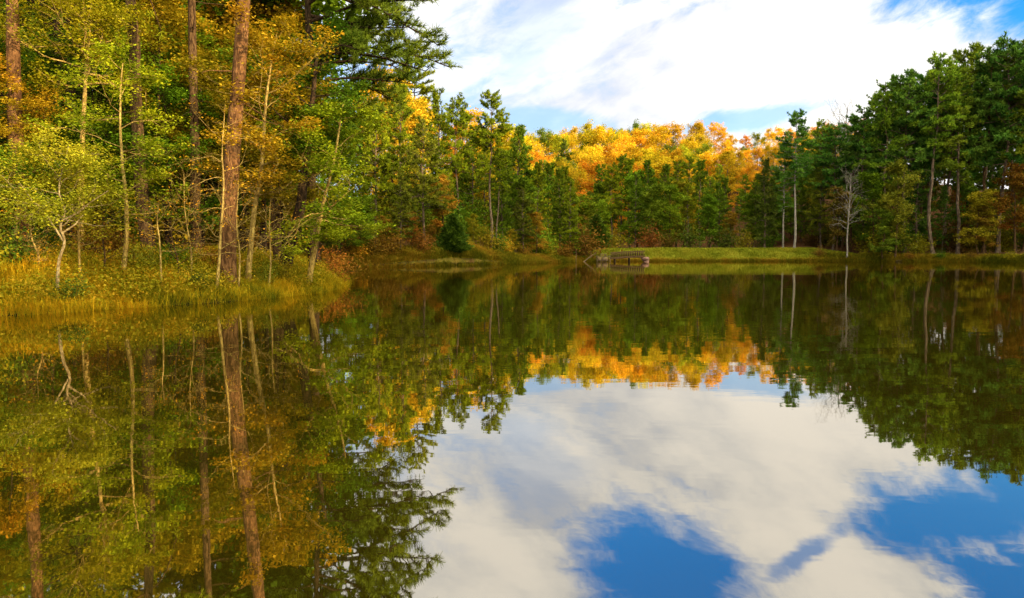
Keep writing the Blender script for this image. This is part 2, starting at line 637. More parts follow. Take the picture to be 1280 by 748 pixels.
# ------------------------------------------------------------------ tree builders
def empty(name, loc, rz=0.0):
    o = bpy.data.objects.new(name, None)
    o.empty_display_size = .3
    o.location = loc
    o.rotation_euler = (0, 0, rz)
    COL.objects.link(o)
    return o


LIB = {}


class Proto:
    """meshes of one tree: trunk with its limbs, and crown"""
    def __init__(s, trunk, crown, H):
        s.trunk, s.crown, s.H = trunk, crown, H


def keep(trunk_geo, bark, crown_geo, leafm, H, crown_name='crown', smooth=True):
    a = trunk_geo.obj('trunk', bark, None, smooth)
    b = crown_geo.obj(crown_name, leafm, None) if crown_geo and crown_geo.n else None
    for q in (a, b):
        if q:
            COL.objects.unlink(q)
    return Proto(a, b, H)


def plant(p, name, x, y, H, color, label, cat, group=None, rz=None, rng=random, bark=None, z=None, sxy=1.0, sink=.08):
    while pond_sd(x, y) < .35:          # stand on the bank, never in the water
        x, y = x * 1.006, y * 1.006
    r = empty(name, (x, y, (gz(x, y) if z is None else z) - sink), rng.uniform(0, 6.28) if rz is None else rz)
    k = H / p.H
    r.scale = (k * sxy, k * sxy, k)
    tag(r, label, cat, group)
    a = p.trunk.copy()
    COL.objects.link(a)
    a.parent = r
    if bark:
        a.material_slots[0].link = 'OBJECT'
        a.material_slots[0].material = bark
    if p.crown:
        b = p.crown.copy()
        COL.objects.link(b)
        b.parent = r
        b.color = color
    return r


def flare(pts, rad, r0, rng):
    """add root-flare rings and a slightly uneven girth"""
    a, b = pts[0], pts[1]
    L = np.linalg.norm(b - a)
    hs = [h for h in (.18, .5, 1.1) if h < L * .8]
    extra = [a + (b - a) * h / L for h in hs]
    k = 1.0 if r0 > .15 else .5
    er_ = [rad[1] + (r0 - rad[1]) * (1 - h / L) for h in hs]
    er_ = [e * (1 + k * q) for e, q in zip(er_, (.32, .14, .04))]
    P = np.vstack([a[None], np.array(extra).reshape(-1, 3), pts[1:]])
    Q = np.concatenate([[r0 * (1 + .75 * k)], er_, rad[1:]])
    return P, Q * (1 + rng.normal(size=len(Q)) * .025)


def pine(seed, H, lo, Rr, r0, prof='tall', k=6, L=.5, wd=.1, bark=None, step=.55, nb=(2, 4), lean=(0, 0), tw=2.0, spread=.8, droop=.35, wob=.03, extra=(), up_t=.3):
    rng = np.random.default_rng(seed)
    g, c = Geo(), Geo()
    n = 12
    tz = np.linspace(0, 1, n)
    off = np.cumsum(rng.normal(size=(n, 2)) * wob * H / n * 2, 0)
    off[0] = 0
    tr = np.stack([lean[0] * tz * H + off[:, 0], lean[1] * tz * H + off[:, 1], tz * H], 1)
    rad = r0 * (1 - .9 * tz ** 1.15)
    rad[0] *= 1.25
    g.tube(*flare(tr, rad, r0, rng), 12)
    C, Dr, Rn = [], [], []

    def bough(p0, d0, L0, rb, pull, tdens):
        pts = walk(rng, p0, d0, L0, 6, pull, .10)
        g.tube(pts, rb * np.linspace(1, .25, 7), 4)
        cr = rng.random()
        m = max(3, int(L0 * tdens))
        for s in np.linspace(.3, 1, m) + rng.uniform(-.04, .04, m):
            q, dd = lerp_path(pts, s)
            sgn = rng.choice([-1, 1])
            side = unit(np.cross(dd, (0, 0, 1))) * sgn
            td = unit(dd * rng.uniform(.4, 1.0) + side * rng.uniform(.3, 1.0) + np.array([0, 0, rng.uniform(-.1, .45)]))
            tl = (.30 * L0 * (1.15 - s) + .35) * rng.uniform(.6, 1.2)
            tp = walk(rng, q, td, tl, 3, (0, 0, .25), .1)
            g.tube(tp, rb * np.array([.35, .28, .2, .12]), 3)
            nt = max(2, int(tl / (L * .45)))
            for u in np.linspace(.35, 1, nt):
                qq, d2 = lerp_path(tp, u)
                C.append(qq + rng.normal(size=3) * L * .12)
                Dr.append(d2 + np.array([0, 0, up_t]))
                Rn.append(np.clip(.5 * cr + .5 * rng.random(), 0, 1))

    z = lo * H
    while z < H * .985:
        t = (z - lo * H) / (H - lo * H)
        for _ in range(rng.integers(nb[0], nb[1] + 1)):
            if rng.random() < .12:
                continue
            if prof == 'tall':
                ln = Rr * (.45 + .75 * np.sin(pi * min(1, .12 + t * .88)) ** .8) * (1 - .35 * t) * rng.uniform(.45, 1.1)
                upd = -.05 + .75 * t
            else:
                ln = Rr * max(.26, (1 - t ** 2.2) ** .85 * (.75 + .25 * min(1, t * 4))) * rng.uniform(.45, 1.1)
                upd = .12 + .6 * t
            a = rng.uniform(0, 2 * pi)
            p0, _d = lerp_path(tr, z / H)
            bough(p0, (cos(a), sin(a), upd + rng.uniform(-.15, .2)), ln, .018 + .013 * ln, (0, 0, -droop * (1 - t) + .15), tw)
        z += step * rng.uniform(.5, 1.4) * (1 - .35 * t)
    if prof == 'tall':              # dead snags below the crown
        for _ in range(9):
            zz = rng.uniform(.35 * lo, lo) * H
            p0, _d = lerp_path(tr, zz / H)
            a = rng.uniform(0, 2 * pi)
            pts = walk(rng, p0, (cos(a), sin(a), rng.uniform(-.3, .3)), rng.uniform(.5, 2.2), 4, (0, 0, -.3), .15)
            g.tube(pts, np.linspace(.03, .008, 5), 3)
    for (zz, a, up, ln, pull) in extra:
        p0, _d = lerp_path(tr, zz / H)
        bough(p0, (cos(a), sin(a), up), ln, .02 + .012 * ln, (0, 0, pull), tw)
    p0 = tr[-1]
    C.append(p0); Dr.append(np.array([0, 0, 1.])); Rn.append(.6)
    V, F, A = tufts(rng, np.array(C), np.array(Dr), k, L, wd, np.array(Rn), spread)
    c.add(V, [F], A)
    return keep(g, bark or B_FARPINE, c, M_NEEDLE, H)


def broad(seed, H, lo, Rr, r0, nl, leaf, spray, bark, flat=.6, path=None, npri=16, up=(.15, .9), leafm=None, slim=.6, sides=8, bare=0.0, cross=.9, twig_only=False, pull=.25, forks=()):
    rng = np.random.default_rng(seed)
    g, c = Geo(), Geo()
    if path is None:
        n = 9
        tz = np.linspace(0, 1, n)
        off = np.cumsum(rng.normal(size=(n, 2)) * .035 * H / n * 2.2, 0)
        off[0] = 0
        path = np.stack([off[:, 0], off[:, 1], tz * H * cross], 1)
    path = np.asarray(path, float)
    m = len(path)
    # resample the trunk with small natural kinks
    ts = np.linspace(0, 1, max(m * 3, 12))
    tp = np.array([lerp_path(path, q)[0] for q in ts])
    tp[1:-1] = (tp[:-2] + 2 * tp[1:-1] + tp[2:]) / 4
    tp[1:] += np.cumsum(rng.normal(size=(len(ts) - 1, 3)) * r0 * .12, 0) * np.array([1, 1, 0])
    rad = r0 * (1 - .82 * ts)
    rad[0] *= 1.3
    g.tube(*flare(tp, rad, r0, rng), sides)
    for fk in forks:
        fk = np.asarray(fk, float)
        g.tube(fk, r0 * np.linspace(.6, .2, len(fk)), 5)
    C, Rn = [], []
    tg = c if twig_only else g
    zlo, zhi = lo * H, H
    for k in range(npri):
        t = (k + rng.random()) / npri
        q, dd = lerp_path(tp, (zlo + (tp[-1][2] - zlo) * t * .98) / max(tp[-1][2], .1))
        a = k * 2.4 + rng.uniform(-.5, .5)
        prof = math.sqrt(max(.08, 1 - (1.55 * t - .62) ** 2))
        ln = Rr * prof * rng.uniform(.6, 1.1)
        u = up[0] + (up[1] - up[0]) * t + rng.uniform(-.12, .15)
        pr = walk(rng, q, (cos(a), sin(a), u), ln, 8, (0, 0, pull * (.3 - t)), .2)
        rb = max(.005, min(r0 * .34, .045 + r0 * .08) * (1 - .6 * t))
        g.tube(pr, rb * np.linspace(1, .22, 9), 5)
        cr = rng.random()
        for s in np.linspace(.28, 1, 6):
            q2, d2 = lerp_path(pr, s + rng.uniform(-.05, .05))
            side = unit(np.cross(d2, (0, 0, 1))) * rng.choice([-1, 1])
            sd_ = unit(d2 * rng.uniform(.3, 1) + side * rng.uniform(.3, 1.1) + np.array([0, 0, rng.uniform(-.25, .5)]))
            sl = ln * rng.uniform(.25, .5)
            se = walk(rng, q2, sd_, sl, 4, (0, 0, .1), .2)
            tg.tube(se, rb * np.linspace(.4, .1, 5), 3)
            for s2 in (.45, .75, 1.0):
                q3, d3 = lerp_path(se, s2)
                td = unit(d3 + rng.normal(size=3) * .6)
                tl = sl * rng.uniform(.25, .5)
                if twig_only or bare > 0:
                    tw = walk(rng, q3, td, tl, 3, (0, 0, .1), .25)
                    tg.tube(tw, rb * np.linspace(.16, .05, 4), 3)
                    if twig_only:
                        for s3 in (.5, 1.):
                            q4, d4 = lerp_path(tw, s3)
                            t4 = walk(rng, q4, unit(d4 + rng.normal(size=3) * .7), tl * .8, 2, (0, 0, 0), .25)
                            tg.tube(t4, rb * np.linspace(.09, .03, 3), 3)
                if rng.random() >= bare:
                    C.append(q3 + td * tl * .7)
                    Rn.append(.55 * cr + .45 * rng.random())
    if nl and C:
        C, Rn = np.array(C), np.array(Rn)
        per = max(1, int(nl / len(C)))
        n = len(C) * per
        sg = spray * np.array([1, 1, .5 if flat > .3 else .9])
        P = np.repeat(C, per, 0) + rng.normal(size=(n, 3)) * sg
        rr = np.clip(np.repeat(Rn, per) * .7 + rng.random(n) * .3, 0, 1)
        V, F, A = leaf_quads(rng, P, leaf, flat, rr, slim)
        c.add(V, [F], A)
    return keep(g, bark, c, (bark if twig_only else (leafm or M_LEAF)), H, 'crown')


def cedar(seed, H, Rr, n=3500, L=.4, wd=.13):
    rng = np.random.default_rng(seed)
    g, c = Geo(), Geo()
    g.tube([(0, 0, 0), (0.02, 0, H * .5), (0, 0, H * .97)], [.12, .08, .02], 6)
    t = 1 - np.sqrt(rng.random(n))
    a = rng.uniform(0, 2 * pi, n)
    lump = 1 + .3 * np.sin(a * 3 + t * 9) + .28 * np.sin(a * 5 - t * 17) + .15 * np.sin(a * 9 + t * 31)
    r = Rr * (np.minimum(1, t * 8 + .35)) * (1 - t) ** .8 * lump * rng.uniform(.55, 1.05, n)
    C = np.stack([r * np.cos(a), r * np.sin(a), .25 + t * (H - .4)], 1)
    Dr = np.stack([np.cos(a), np.sin(a), np.full(n, .7)], 1)
    V, F, A = tufts(rng, C, Dr, 4, L, wd, np.clip(.4 * (lump - .6) + .6 * rng.random(n), 0, 1), .6)
    c.add(V, [F], A)
    return keep(g, B_BROWN, c, M_NEEDLE, H)


def bush(seed, H, Rr, nl, leaf, bark=None, flat=.25, nst=9, spray=.13):
    rng = np.random.default_rng(seed)
    g, c = Geo(), Geo()
    C, Rn = [], []
    for k in range(nst):
        a = rng.uniform(0, 2 * pi)
        rr = rng.uniform(.2, 1) * Rr
        pts = walk(rng, (rng.normal() * .08, rng.normal() * .08, 0), (cos(a) * rr, sin(a) * rr, H * rng.uniform(.7, 1.1)), math.hypot(rr, H) * rng.uniform(.6, 1.0), 5, (0, 0, -.2), .18)
        g.tube(pts, np.linspace(.014, .004, 6) * max(1, H * .7), 4)
        cr = rng.random()
        for s in np.linspace(.25, 1, 7):
            q, d = lerp_path(pts, s)
            e = q + rng.normal(size=3) * Rr * .16
            g.tube([q, e], [.005 * max(1, H * .7), .002], 3)
            C.append(e)
            Rn.append(.5 * cr + .5 * rng.random())
    C, Rn = np.array(C), np.array(Rn)
    per = max(1, nl // len(C))
    n = per * len(C)
    P = np.repeat(C, per, 0) + rng.normal(size=(n, 3)) * spray * Rr * 1.6
    P[:, 2] = np.maximum(P[:, 2], .04)
    V, F, A = leaf_quads(rng, P, leaf, flat, np.clip(np.repeat(Rn, per) * .7 + rng.random(n) * .3, 0, 1), .55)
    c.add(V, [F], A)
    p = keep(g, bark or B_BROWN, c, M_LEAF, H, 'leaves')
    p.trunk.name = 'stems'
    return p


# ---- libraries of far trees
PT = [pine(100 + k, 28, [.42, .5, .46, .55, .4][k], [4.4, 4.0, 4.8, 4.2, 3.8][k], .26, 'tall', 11, .48, .125, step=.62, tw=2.7, nb=(2, 4)) for k in range(5)]
PF = [pine(120 + k, 20, [.08, .14, .2, .1][k], [4.0, 3.6, 4.3, 3.4][k], .22, 'full', 9, .46, .13, step=.6, tw=2.5, droop=.5, nb=(3, 4)) for k in range(4)]
BF = [broad(140 + k, 20, [.12, .2, .1, .16, .24][k], [5.2, 4.6, 5.6, 4.2, 5][k], .26, 8500, .46, .48, B_BROWN, .35, npri=20, up=(.2, 1.3)) for k in range(5)]
BH = [broad(150 + k, 20, [.05, .1, .08, .12][k], [5.4, 4.8, 5.8, 5.0][k], .24, 11000, .34, .36, B_FARPINE, .1, npri=30, bare=.2, up=(.1, 1.4)) for k in range(4)]
BM = [broad(160 + k, 12, [.2, .3, .12, .25][k], [3.6, 3.2, 3.9, 3][k], .11, 17000, .17, .25, B_DARK, .7, npri=18, up=(.05, .9)) for k in range(4)]
CE = [cedar(180 + k, 8, [1.9, 1.6][k]) for k in range(2)]
SH = [bush(190 + k, 1.5, [1.0, 1.2, .9][k], 1800, .11) for k in range(3)]
SF = [bush(195 + k, 3.0, [2.0, 2.3][k], 1500, .26, spray=.14) for k in range(2)]
BT = [broad(200 + k, 15, .3, 4.2, .2, 0, 0, 0, B_GREY, npri=26, up=(.45, 1.5), twig_only=True) for k in range(2)]

rnd = random.Random(7)
G_PINE_L = (.135, .170, .006, .25)       # yellow-green pines by the left shore
G_PINE_C = (.090, .140, .007, .25)
G_PINE_R = (.085, .185, .022, .35)        # cooler, deeper green on the right shore
GREEN = (.110, .185, .008, .3)
DKGREEN = (.050, .100, .006, .25)  # own green of some trees; in the deep wood it stands in for shade
YGREEN = (.24, .23, .010, .4)
YELLOW = (.52, .36, .018, .35)
GOLD = (.40, .22, .012, .4)
ORANGE = (.46, .21, .012, .4)
RUST = (.17, .085, .010, .35)
OLIVE = (.19, .165, .008, .4)


def vary(c, s=.15):
    k = rnd.uniform(1 - s, 1 + s)
    return (c[0] * k, c[1] * k * rnd.uniform(.94, 1.06), c[2] * k, c[3])


def X(px, Y):
    return (px - CX) / FPX * Y


def Hpx(py, x, Y):
    """tree height so that its top shows at photo row py"""
    return at(CX, py, Y)[2] - gz(x, Y)


def tree(proto, name, px, Y, top, color, label, cat='tree', group=None, rz=None, bark=None, sxy=1.0):
    x = X(px, Y)
    return plant(proto, name, x, Y, Hpx(top, x, Y), color, label, cat, group, rz, rnd, bark, None, sxy)


# ================================================================== NEAR LEFT BANK
def near_path(base, *more, Y=None):
    """trunk polyline in local space from photo points at forward distances"""
    b = at(base[0], base[1], base[2])
    z0 = gz(b[0], b[1])
    pts = [np.zeros(3)]
    for (px, py, y) in more:
        q = at(px, py, y)
        pts.append(q - np.array([b[0], b[1], z0]))
    return (b[0], b[1]), np.array(pts)


def own(p, name, xy, H, color, label, cat='tree', group=None):
    return plant(p, name, xy[0], xy[1], H, color, label, cat, group, 0.0, rnd)


def near_pine(seed, px, Y, tpx, H, lo, r0, Rr, color, label, bark, extra=(), k=12, L=.3, wd=.03, **kw):
    x = X(px, Y)
    top = at(tpx, 0, Y)
    lx = (top[0] - x) / (top[2] - gz(x, Y))
    p = pine(seed, H, lo, Rr, r0, 'tall', k, L, wd, bark, lean=(lx, 0), wob=.012, extra=extra, **kw)
    return plant(p, 'pine_tree', x, Y, H, color, label, 'pine tree', 'tall pines on the left bank', 0.0, rnd)


near_pine(301, 283, 25, 311, 25, .58, .285, 3.4, G_PINE_L, 'thick reddish-barked pine leaning right near the edge of the left bank', B_PINE, tw=1.6)
near_pine(302, 190, 29, 160, 24, .47, .27, 3.2, G_PINE_L, 'brown pine trunk leaning left behind the crooked yellow sapling', B_BROWN, tw=1.5)
near_pine(303, 247, 31, 247, 25, .49, .22, 3.0, G_PINE_L, 'upright brown pine left of the big reddish trunk', B_BROWN, tw=1.5)
near_pine(304, 30, 27, 16, 24, .47, .28, 3.2, G_PINE_L, 'pale orange-brown pine trunk at far left rising behind orange leaves', B_PINE, tw=1.5)
near_pine(305, 75, 36, 68, 25, .40, .22, 3.2, G_PINE_C, 'thin dark pine trunk behind the pale orange pine', B_DARK, tw=1.5)
near_pine(306, 95, 40, 86, 26, .40, .30, 3.4, G_PINE_C, 'thick dark pine trunk standing deep in the left wood', B_DARK, tw=1.5)
near_pine(307, 222, 43, 222, 26, .40, .25, 3.4, G_PINE_C, 'dark pine trunk deep in the wood left of the upright brown pine', B_DARK, tw=1.5)
# the overhanging pine
ext = []
er = np.random.default_rng(9)
for zz, ln, up in [(8.2, 4.6, .15), (9.0, 6.2, .16), (9.9, 5.2, .2), (10.6, 7.2, .12), (11.4, 6.0, .2), (12.2, 7.4, .12), (13.0, 6.4, .2), (13.9, 7.0, .2), (14.8, 6.0, .25),
                   (15.8, 6.4, .25), (17.0, 5.5, .3)]:
    for dz in (0, .3):
        ext.append((zz + dz, er.uniform(-.62, .55), up + er.uniform(-.12, .15), ln * er.uniform(.78, 1.0), -.6))
near_pine(308, 392, 36, 385, 24, .62, .25, 3.4, (.075, .115, .009, .25), 'pine with dark drooping boughs overhanging the water at the top', B_DARK, extra=ext, tw=3.1, L=.34, wd=.034, k=15)

# dark leaning trunk and slim companions
xy, pa = near_path((352, 333, 30), (372, 262, 30), (385, 150, 30), (392, 60, 30.5))
own(broad(311, 9.5, .45, 2.6, .30, 12000, .135, .2, B_DARK, .7, pa, 14), 'broadleaf_tree', xy, 9.5, DKGREEN, 'thick black-barked tree leaning right behind the pale slanted trunk')
xy, pa = near_path((346, 330, 32), (342, 285, 32), (338, 170, 32), (335, 80, 32))
own(broad(312, 9.5, .4, 2.4, .14, 10000, .135, .2, B_BROWN, .7, pa, 13), 'broadleaf_tree', xy, 9.5, OLIVE, 'slim brown tree just left of the black leaning trunk')
# pale slanted trunk with green-yellow crown over the water
xy, pa = near_path((384, 352, 27.5), (396, 305, 27.5), (402, 270, 27.6), (420, 200, 28), (432, 130, 28.5))
own(broad(313, 6.6, .32, 2.5, .125, 15000, .13, .18, B_YELLOW, .75, pa, 18, up=(-.05, .8)), 'broadleaf_tree', xy, 6.6, (.17, .23, .008, .6), 'pale slanted trunk with green and yellow leaves at the tip of the bank')
# golden tree with bare side twigs
xy, pa = near_path((309, 335, 26), (316, 270, 26), (328, 200, 26), (333, 110, 26), (345, 40, 26.2))
own(broad(314, 9.6, .30, 2.6, .11, 15000, .125, .19, B_YELLOW, .75, pa, 22, up=(-.05, .7), bare=.3), 'broadleaf_tree', xy, 9.6, (.27, .185, .009, .45), 'slim mossy tree with golden brown leaves right of the big reddish pine')
# vine-like sapling clasping the big pine
xy, pa = near_path((270, 352, 23.3), (276, 300, 23.5), (281, 240, 23.6), (277, 190, 23.6), (284, 130, 23.7))
own(broad(315, 5.4, .22, 1.7, .055, 500, .09, .2, B_YELLOW, .6, pa, 16, up=(.1, .7), bare=.75), 'sapling', xy, 5.4, GOLD, 'nearly bare crooked sapling standing against the big reddish pine', 'sapling')
# crooked yellow sapling
xy, pa = near_path((153, 325, 23), (160, 285, 23), (158, 245, 23), (151, 190, 23), (147, 120, 23.2), (150, 75, 23.4))
own(broad(316, 6.4, .3, 2.2, .085, 7000, .11, .17, B_YELLOW, .7, pa, 15, up=(-.05, .7), bare=.35), 'sapling', xy, 6.4, (.20, .24, .008, .4), 'tall crooked yellow-barked sapling left of the leaning brown pine', 'sapling')
# white forked sapling with the light yellow-green crown
xy, pa = near_path((71, 352, 20), (72, 325, 20), (82, 298, 20), (73, 280, 20), (82, 262, 20), (70, 235, 20.2), (84, 180, 20.5))
_, fa = near_path((71, 352, 20), (79, 298, 20), (60, 268, 20), (42, 250, 19.9), (25, 226, 19.8))
_, fb_ = near_path((71, 352, 20), (78, 272, 20), (98, 262, 19.9), (112, 250, 19.8), (135, 235, 19.7))
_, fc_ = near_path((71, 352, 20), (78, 288, 20), (95, 276, 20.1), (106, 262, 20.2))
own(broad(317, 4.2, .50, 1.9, .048, 15000, .085, .16, B_PALE, .8, pa, 20, up=(.15, .8), forks=(fa[1:], fb_[1:], fc_[1:])), 'sapling', xy, 4.2, (.27, .26, .014, .5), 'white-barked crooked sapling with a light yellow-green crown on the left bank', 'sapling')
# thin red-brown bare sapling
xy, pa = near_path((100, 345, 21.5), (98, 310, 21.5), (97, 290, 21.5), (104, 260, 21.6), (108, 230, 21.7))
own(broad(318, 2.9, .3, 1.1, .04, 1200, .08, .15, B_YELLOW, .7, pa, 10, bare=.5), 'sapling', xy, 2.9, OLIVE, 'small thin sapling just right of the white-barked one', 'sapling')
xy, pa = near_path((201, 335, 22.5), (200, 300, 22.5), (196, 275, 22.5), (198, 250, 22.5))
own(broad(319, 2.5, .3, 1.2, .035, 300, .07, .15, B_YELLOW, .6, pa, 10, bare=.8), 'sapling', xy, 2.5, GOLD, 'leafless little sapling in front of the leaning brown pine', 'sapling')
xy, pa = near_path((17, 318, 24), (20, 280, 24), (21, 250, 24), (24, 200, 24.2))
own(broad(320, 4.0, .45, 1.5, .06, 5000, .10, .22, B_YELLOW, .7, pa, 12), 'sapling', xy, 4.0, GREEN, 'thin yellow stem with green leaves at far left edge of the wood', 'sapling')
# crooked yellowish trunk high at left
xy, pa = near_path((100, 325, 28), (103, 200, 28), (106, 130, 28), (112, 70, 28.2), (118, 20, 28.4))
own(broad(321, 11, .5, 3.0, .13, 11000, .13, .2, B_YELLOW, .7, pa, 18), 'broadleaf_tree', xy, 11, (.27, .23, .010, .3), 'crooked mossy trunk with golden leaves between the left pines')

for i, (px, Y, tx, ty, bk, lab) in enumerate([
        (238, 24.5, 232, 215, B_YELLOW, 'bare many-twigged sapling between the upright pine and the big reddish pine'),
        (222, 23.8, 214, 262, B_BROWN, 'short dark bare sapling left of the upright brown pine'),
        (297, 24.2, 301, 225, B_YELLOW, 'bare sapling with wiry twigs right of the big reddish pine'),
        (335, 25.5, 343, 215, B_YELLOW, 'bare pale sapling between the slim mossy tree and the slanted trunk'),
        (48, 21.5, 42, 262, B_YELLOW, 'wiry bare sapling left of the white-barked one'),
        (128, 22.5, 133, 255, B_BROWN, 'thin brown bare sapling between the white-barked and crooked yellow ones')]):
    b0 = at(px, 345, Y)
    z0 = gz(b0[0], Y)
    hh = at(tx, ty, Y)[2] - z0
    dx = (tx - px) / FPX * Y
    pth = np.array([(0, 0, 0), (dx * .2 + .07, .05, hh * .3), (dx * .6 - .06, 0, hh * .62), (dx, .05, hh)])
    own(broad(330 + i, hh * 1.1, .25, hh * .52, .04, 260, .075, .14, bk, .6, pth, 17, up=(.25, .9), bare=.82), 'sapling', (b0[0], Y), hh * 1.1, GOLD, lab, 'sapling')

# leafy understorey, each tree with its own spot
US = [  # px, Y, top row, colour, proto, label
    (0, 26, 55, (.34, .22, .010, .4), 0, 'orange-leaved tree at the far left edge of the picture'),
    (55, 29, 55, DKGREEN, 1, 'dark green leafy tree behind the light yellow-green sapling'),
    (125, 31, 30, (.10, .18, .008, .3), 2, 'fresh green leafy tree behind the crooked yellow sapling'),
    (212, 30.5, 85, (.10, .19, .008, .3), 2, 'broad green tree just behind the leaning brown pine, layered leaves'),
    (215, 34, -20, (.27, .20, .010, .4), 3, 'golden tree high behind the leaning brown pine'),
    (255, 37, 20, GREEN, 0, 'green tree filling the gap left of the big reddish pine'),
    (300, 33, 30, OLIVE, 1, 'olive tree filling the gap behind the big reddish pine'),
    (360, 33, 60, (.24, .18, .009, .4), 3, 'golden brown tree under the overhanging pine boughs'),
    (425, 34, 105, (.09, .12, .007, .5), 2, 'deep green tree below the overhanging pine boughs'),
    (424, 41.5, 170, (.15, .20, .008, .6), 0, 'green and yellow tree reaching over the cove'),
    (330, 40, -40, (.24, .15, .010, .5), 3, 'tall rusty-gold tree behind the slim mossy tree'),
    (160, 42, -30, GREEN, 0, 'tall green tree deep behind the crooked sapling'),
    (30, 40, -60, (.27, .21, .010, .4), 1, 'tall golden tree deep at the far left'),
    (-40, 27, 20, DKGREEN, 3, 'dark green tree cut by the left picture edge'),
    (-35, 21, 200, OLIVE, 2, 'low olive tree cut by the left picture edge'),
]
for px, Y, top, colr, k, lab in US:
    tree(BM[k], 'broadleaf_tree', px, Y, top, colr, lab, 'tree', 'leafy trees of the left wood')
# deep wood behind the left bank; darker leaf colours stand in for its shade
k = 0
for Y, x0, x1, st in ((46, -55, 470, 52), (54, -60, 470, 56), (64, -60, 450, 52), (78, -60, 440, 46), (98, -80, 430, 44), (120, -80, 560, 40)):
    px = x0
    while px < x1:
        q = px + rnd.uniform(-14, 14)
        y = Y + rnd.uniform(-3, 3)
        if pond_sd(X(q, y), y) > 1.5:
            typ = rnd.choice('bbpf')
            if typ == 'b':
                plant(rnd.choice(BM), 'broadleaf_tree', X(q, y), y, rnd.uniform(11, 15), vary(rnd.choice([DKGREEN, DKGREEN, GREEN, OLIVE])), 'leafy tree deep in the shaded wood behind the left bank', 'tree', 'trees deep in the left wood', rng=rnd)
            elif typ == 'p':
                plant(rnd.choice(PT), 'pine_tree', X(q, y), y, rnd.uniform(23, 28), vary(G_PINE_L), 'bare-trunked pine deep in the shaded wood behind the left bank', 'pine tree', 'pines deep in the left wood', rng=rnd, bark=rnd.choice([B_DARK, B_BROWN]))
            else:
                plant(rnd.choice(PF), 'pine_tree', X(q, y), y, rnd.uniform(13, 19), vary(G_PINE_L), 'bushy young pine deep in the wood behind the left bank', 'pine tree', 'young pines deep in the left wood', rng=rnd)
        px += st * rnd.uniform(.8, 1.2)

for i, (px, Y, h, colr) in enumerate([(60, 47, 19, GREEN), (110, 52, 21, OLIVE), (165, 49, 19, DKGREEN), (215, 53, 21, GREEN), (262, 48, 19, OLIVE), (305, 52, 20, GREEN), (345, 47, 18, YGREEN), (10, 50, 20, YGREEN), (300, 42, 23, GREEN), (348, 41, 22, DKGREEN), (398, 46, 24, GREEN), (245, 44, 24, OLIVE)]):
    plant(BF[i % 5], 'broadleaf_tree', X(px, Y), Y, h, colr, 'tall leafy tree whose crown closes the canopy behind the left bank', 'tree', 'tall leafy trees behind the left bank', rng=rnd)
# shrubs of the near bank
NS = [(20, 21.5, 1.5, (.07, .13, .010, .4), 'leafy green shrub at the left end of the bank'),
      (92, 20.2, .8, (.05, .10, .010, .3), 'low dark green shrub at the waterline below the white sapling'),
      (125, 25, 1.5, RUST, 'rust-red shrub in the shade behind the grassy bank'),
      (148, 26, 1.3, RUST, 'smaller rust-red shrub beside the crooked yellow sapling'),
      (175, 23.5, 1.1, (.14, .16, .012, .4), 'yellow-green shrub below the leaning brown pine'),
      (215, 25, 1.1, GREEN, 'green shrub left of the upright brown pine'),
      (240, 23.2, .7, (.06, .09, .010, .3), 'small green shrub on the bank in front of the big pine'),
      (262, 27, 1.0, (.25, .10, .015, .4), 'copper-leaved shrub behind the big reddish pine'),
      (330, 26.5, 1.0, (.15, .16, .012, .4), 'yellowish shrub right of the big reddish pine'),
      (362, 28.3, .9, OLIVE, 'olive shrub at the foot of the pale slanted trunk'),
      (415, 31, 1.5, (.20, .10, .012, .5), 'brownish shrub on the tip of the bank'),
      (421, 37, 1.7, (.17, .10, .012, .5), 'russet shrub hanging over the water past the bank tip'),
      (60, 25, 1.2, DKGREEN, 'dark shrub in the shade behind the white sapling'),
      (-15, 20, 1.3, YGREEN, 'yellow-green shrub cut by the left picture edge')]
for i, (px, Y, h, colr, lab) in enumerate(NS):
    plant(SH[i % 3], 'shrub', X(px, Y), Y, h, colr, lab, 'shrub', 'shrubs on the left bank', rng=rnd)

# ================================================================== LEFT SHORE BEYOND THE COVE
LM = [  # proto, px, Y, top, colour, label, name
    (PF[0], 470, 84, 128, G_PINE_L, 'broad yellow-green pine at the back of the cove'),
    (PF[1], 505, 92, 108, G_PINE_L, 'tall bushy pine rising behind the cove, top in sunlight'),
    (PF[2], 532, 88, 150, (.12, .13, .010, .3), 'yellow-green bushy pine right of the cove'),
    (PF[3], 548, 104, 112, G_PINE_L, 'slender pine with sunlit top left of the twin-trunk pine'),
    (PT[0], 573, 110, 122, G_PINE_L, 'thin-topped pine just left of the tallest central pine'),
    (PT[1], 614, 99, 118, G_PINE_L, 'tallest central pine with a round tuft top, bare pale trunk'),
    (PT[3], 622, 101, 190, G_PINE_L, 'shorter pine trunk leaning beside the tallest central pine'),
    (PF[2], 590, 116, 165, G_PINE_C, 'bushy pine behind the tallest central pine'),
    (PF[0], 645, 112, 158, G_PINE_C, 'bushy green pine right of the tallest central pine'),
    (PF[1], 672, 120, 205, G_PINE_L, 'yellow-green pine behind the small orange tree'),
    (PF[3], 700, 124, 212, G_PINE_C, 'bushy pine left of the footbridge, second row'),
    (PF[2], 655, 108, 235, (.075, .09, .008, .3), 'low bushy pine by the left shore near the small orange tree'),
    (PF[0], 628, 108, 215, G_PINE_C, 'mid-height pine hugging the twin trunks'),
    (PF[3], 712, 121, 225, G_PINE_L, 'narrow pine just left of the footbridge'),
    (PF[1], 560, 98, 215, G_PINE_L, 'mid-height pine behind the dark cedar'),
    (PF[2], 500, 82, 215, (.11, .12, .010, .4), 'low yellow-green pine above the red shrubs'),
]
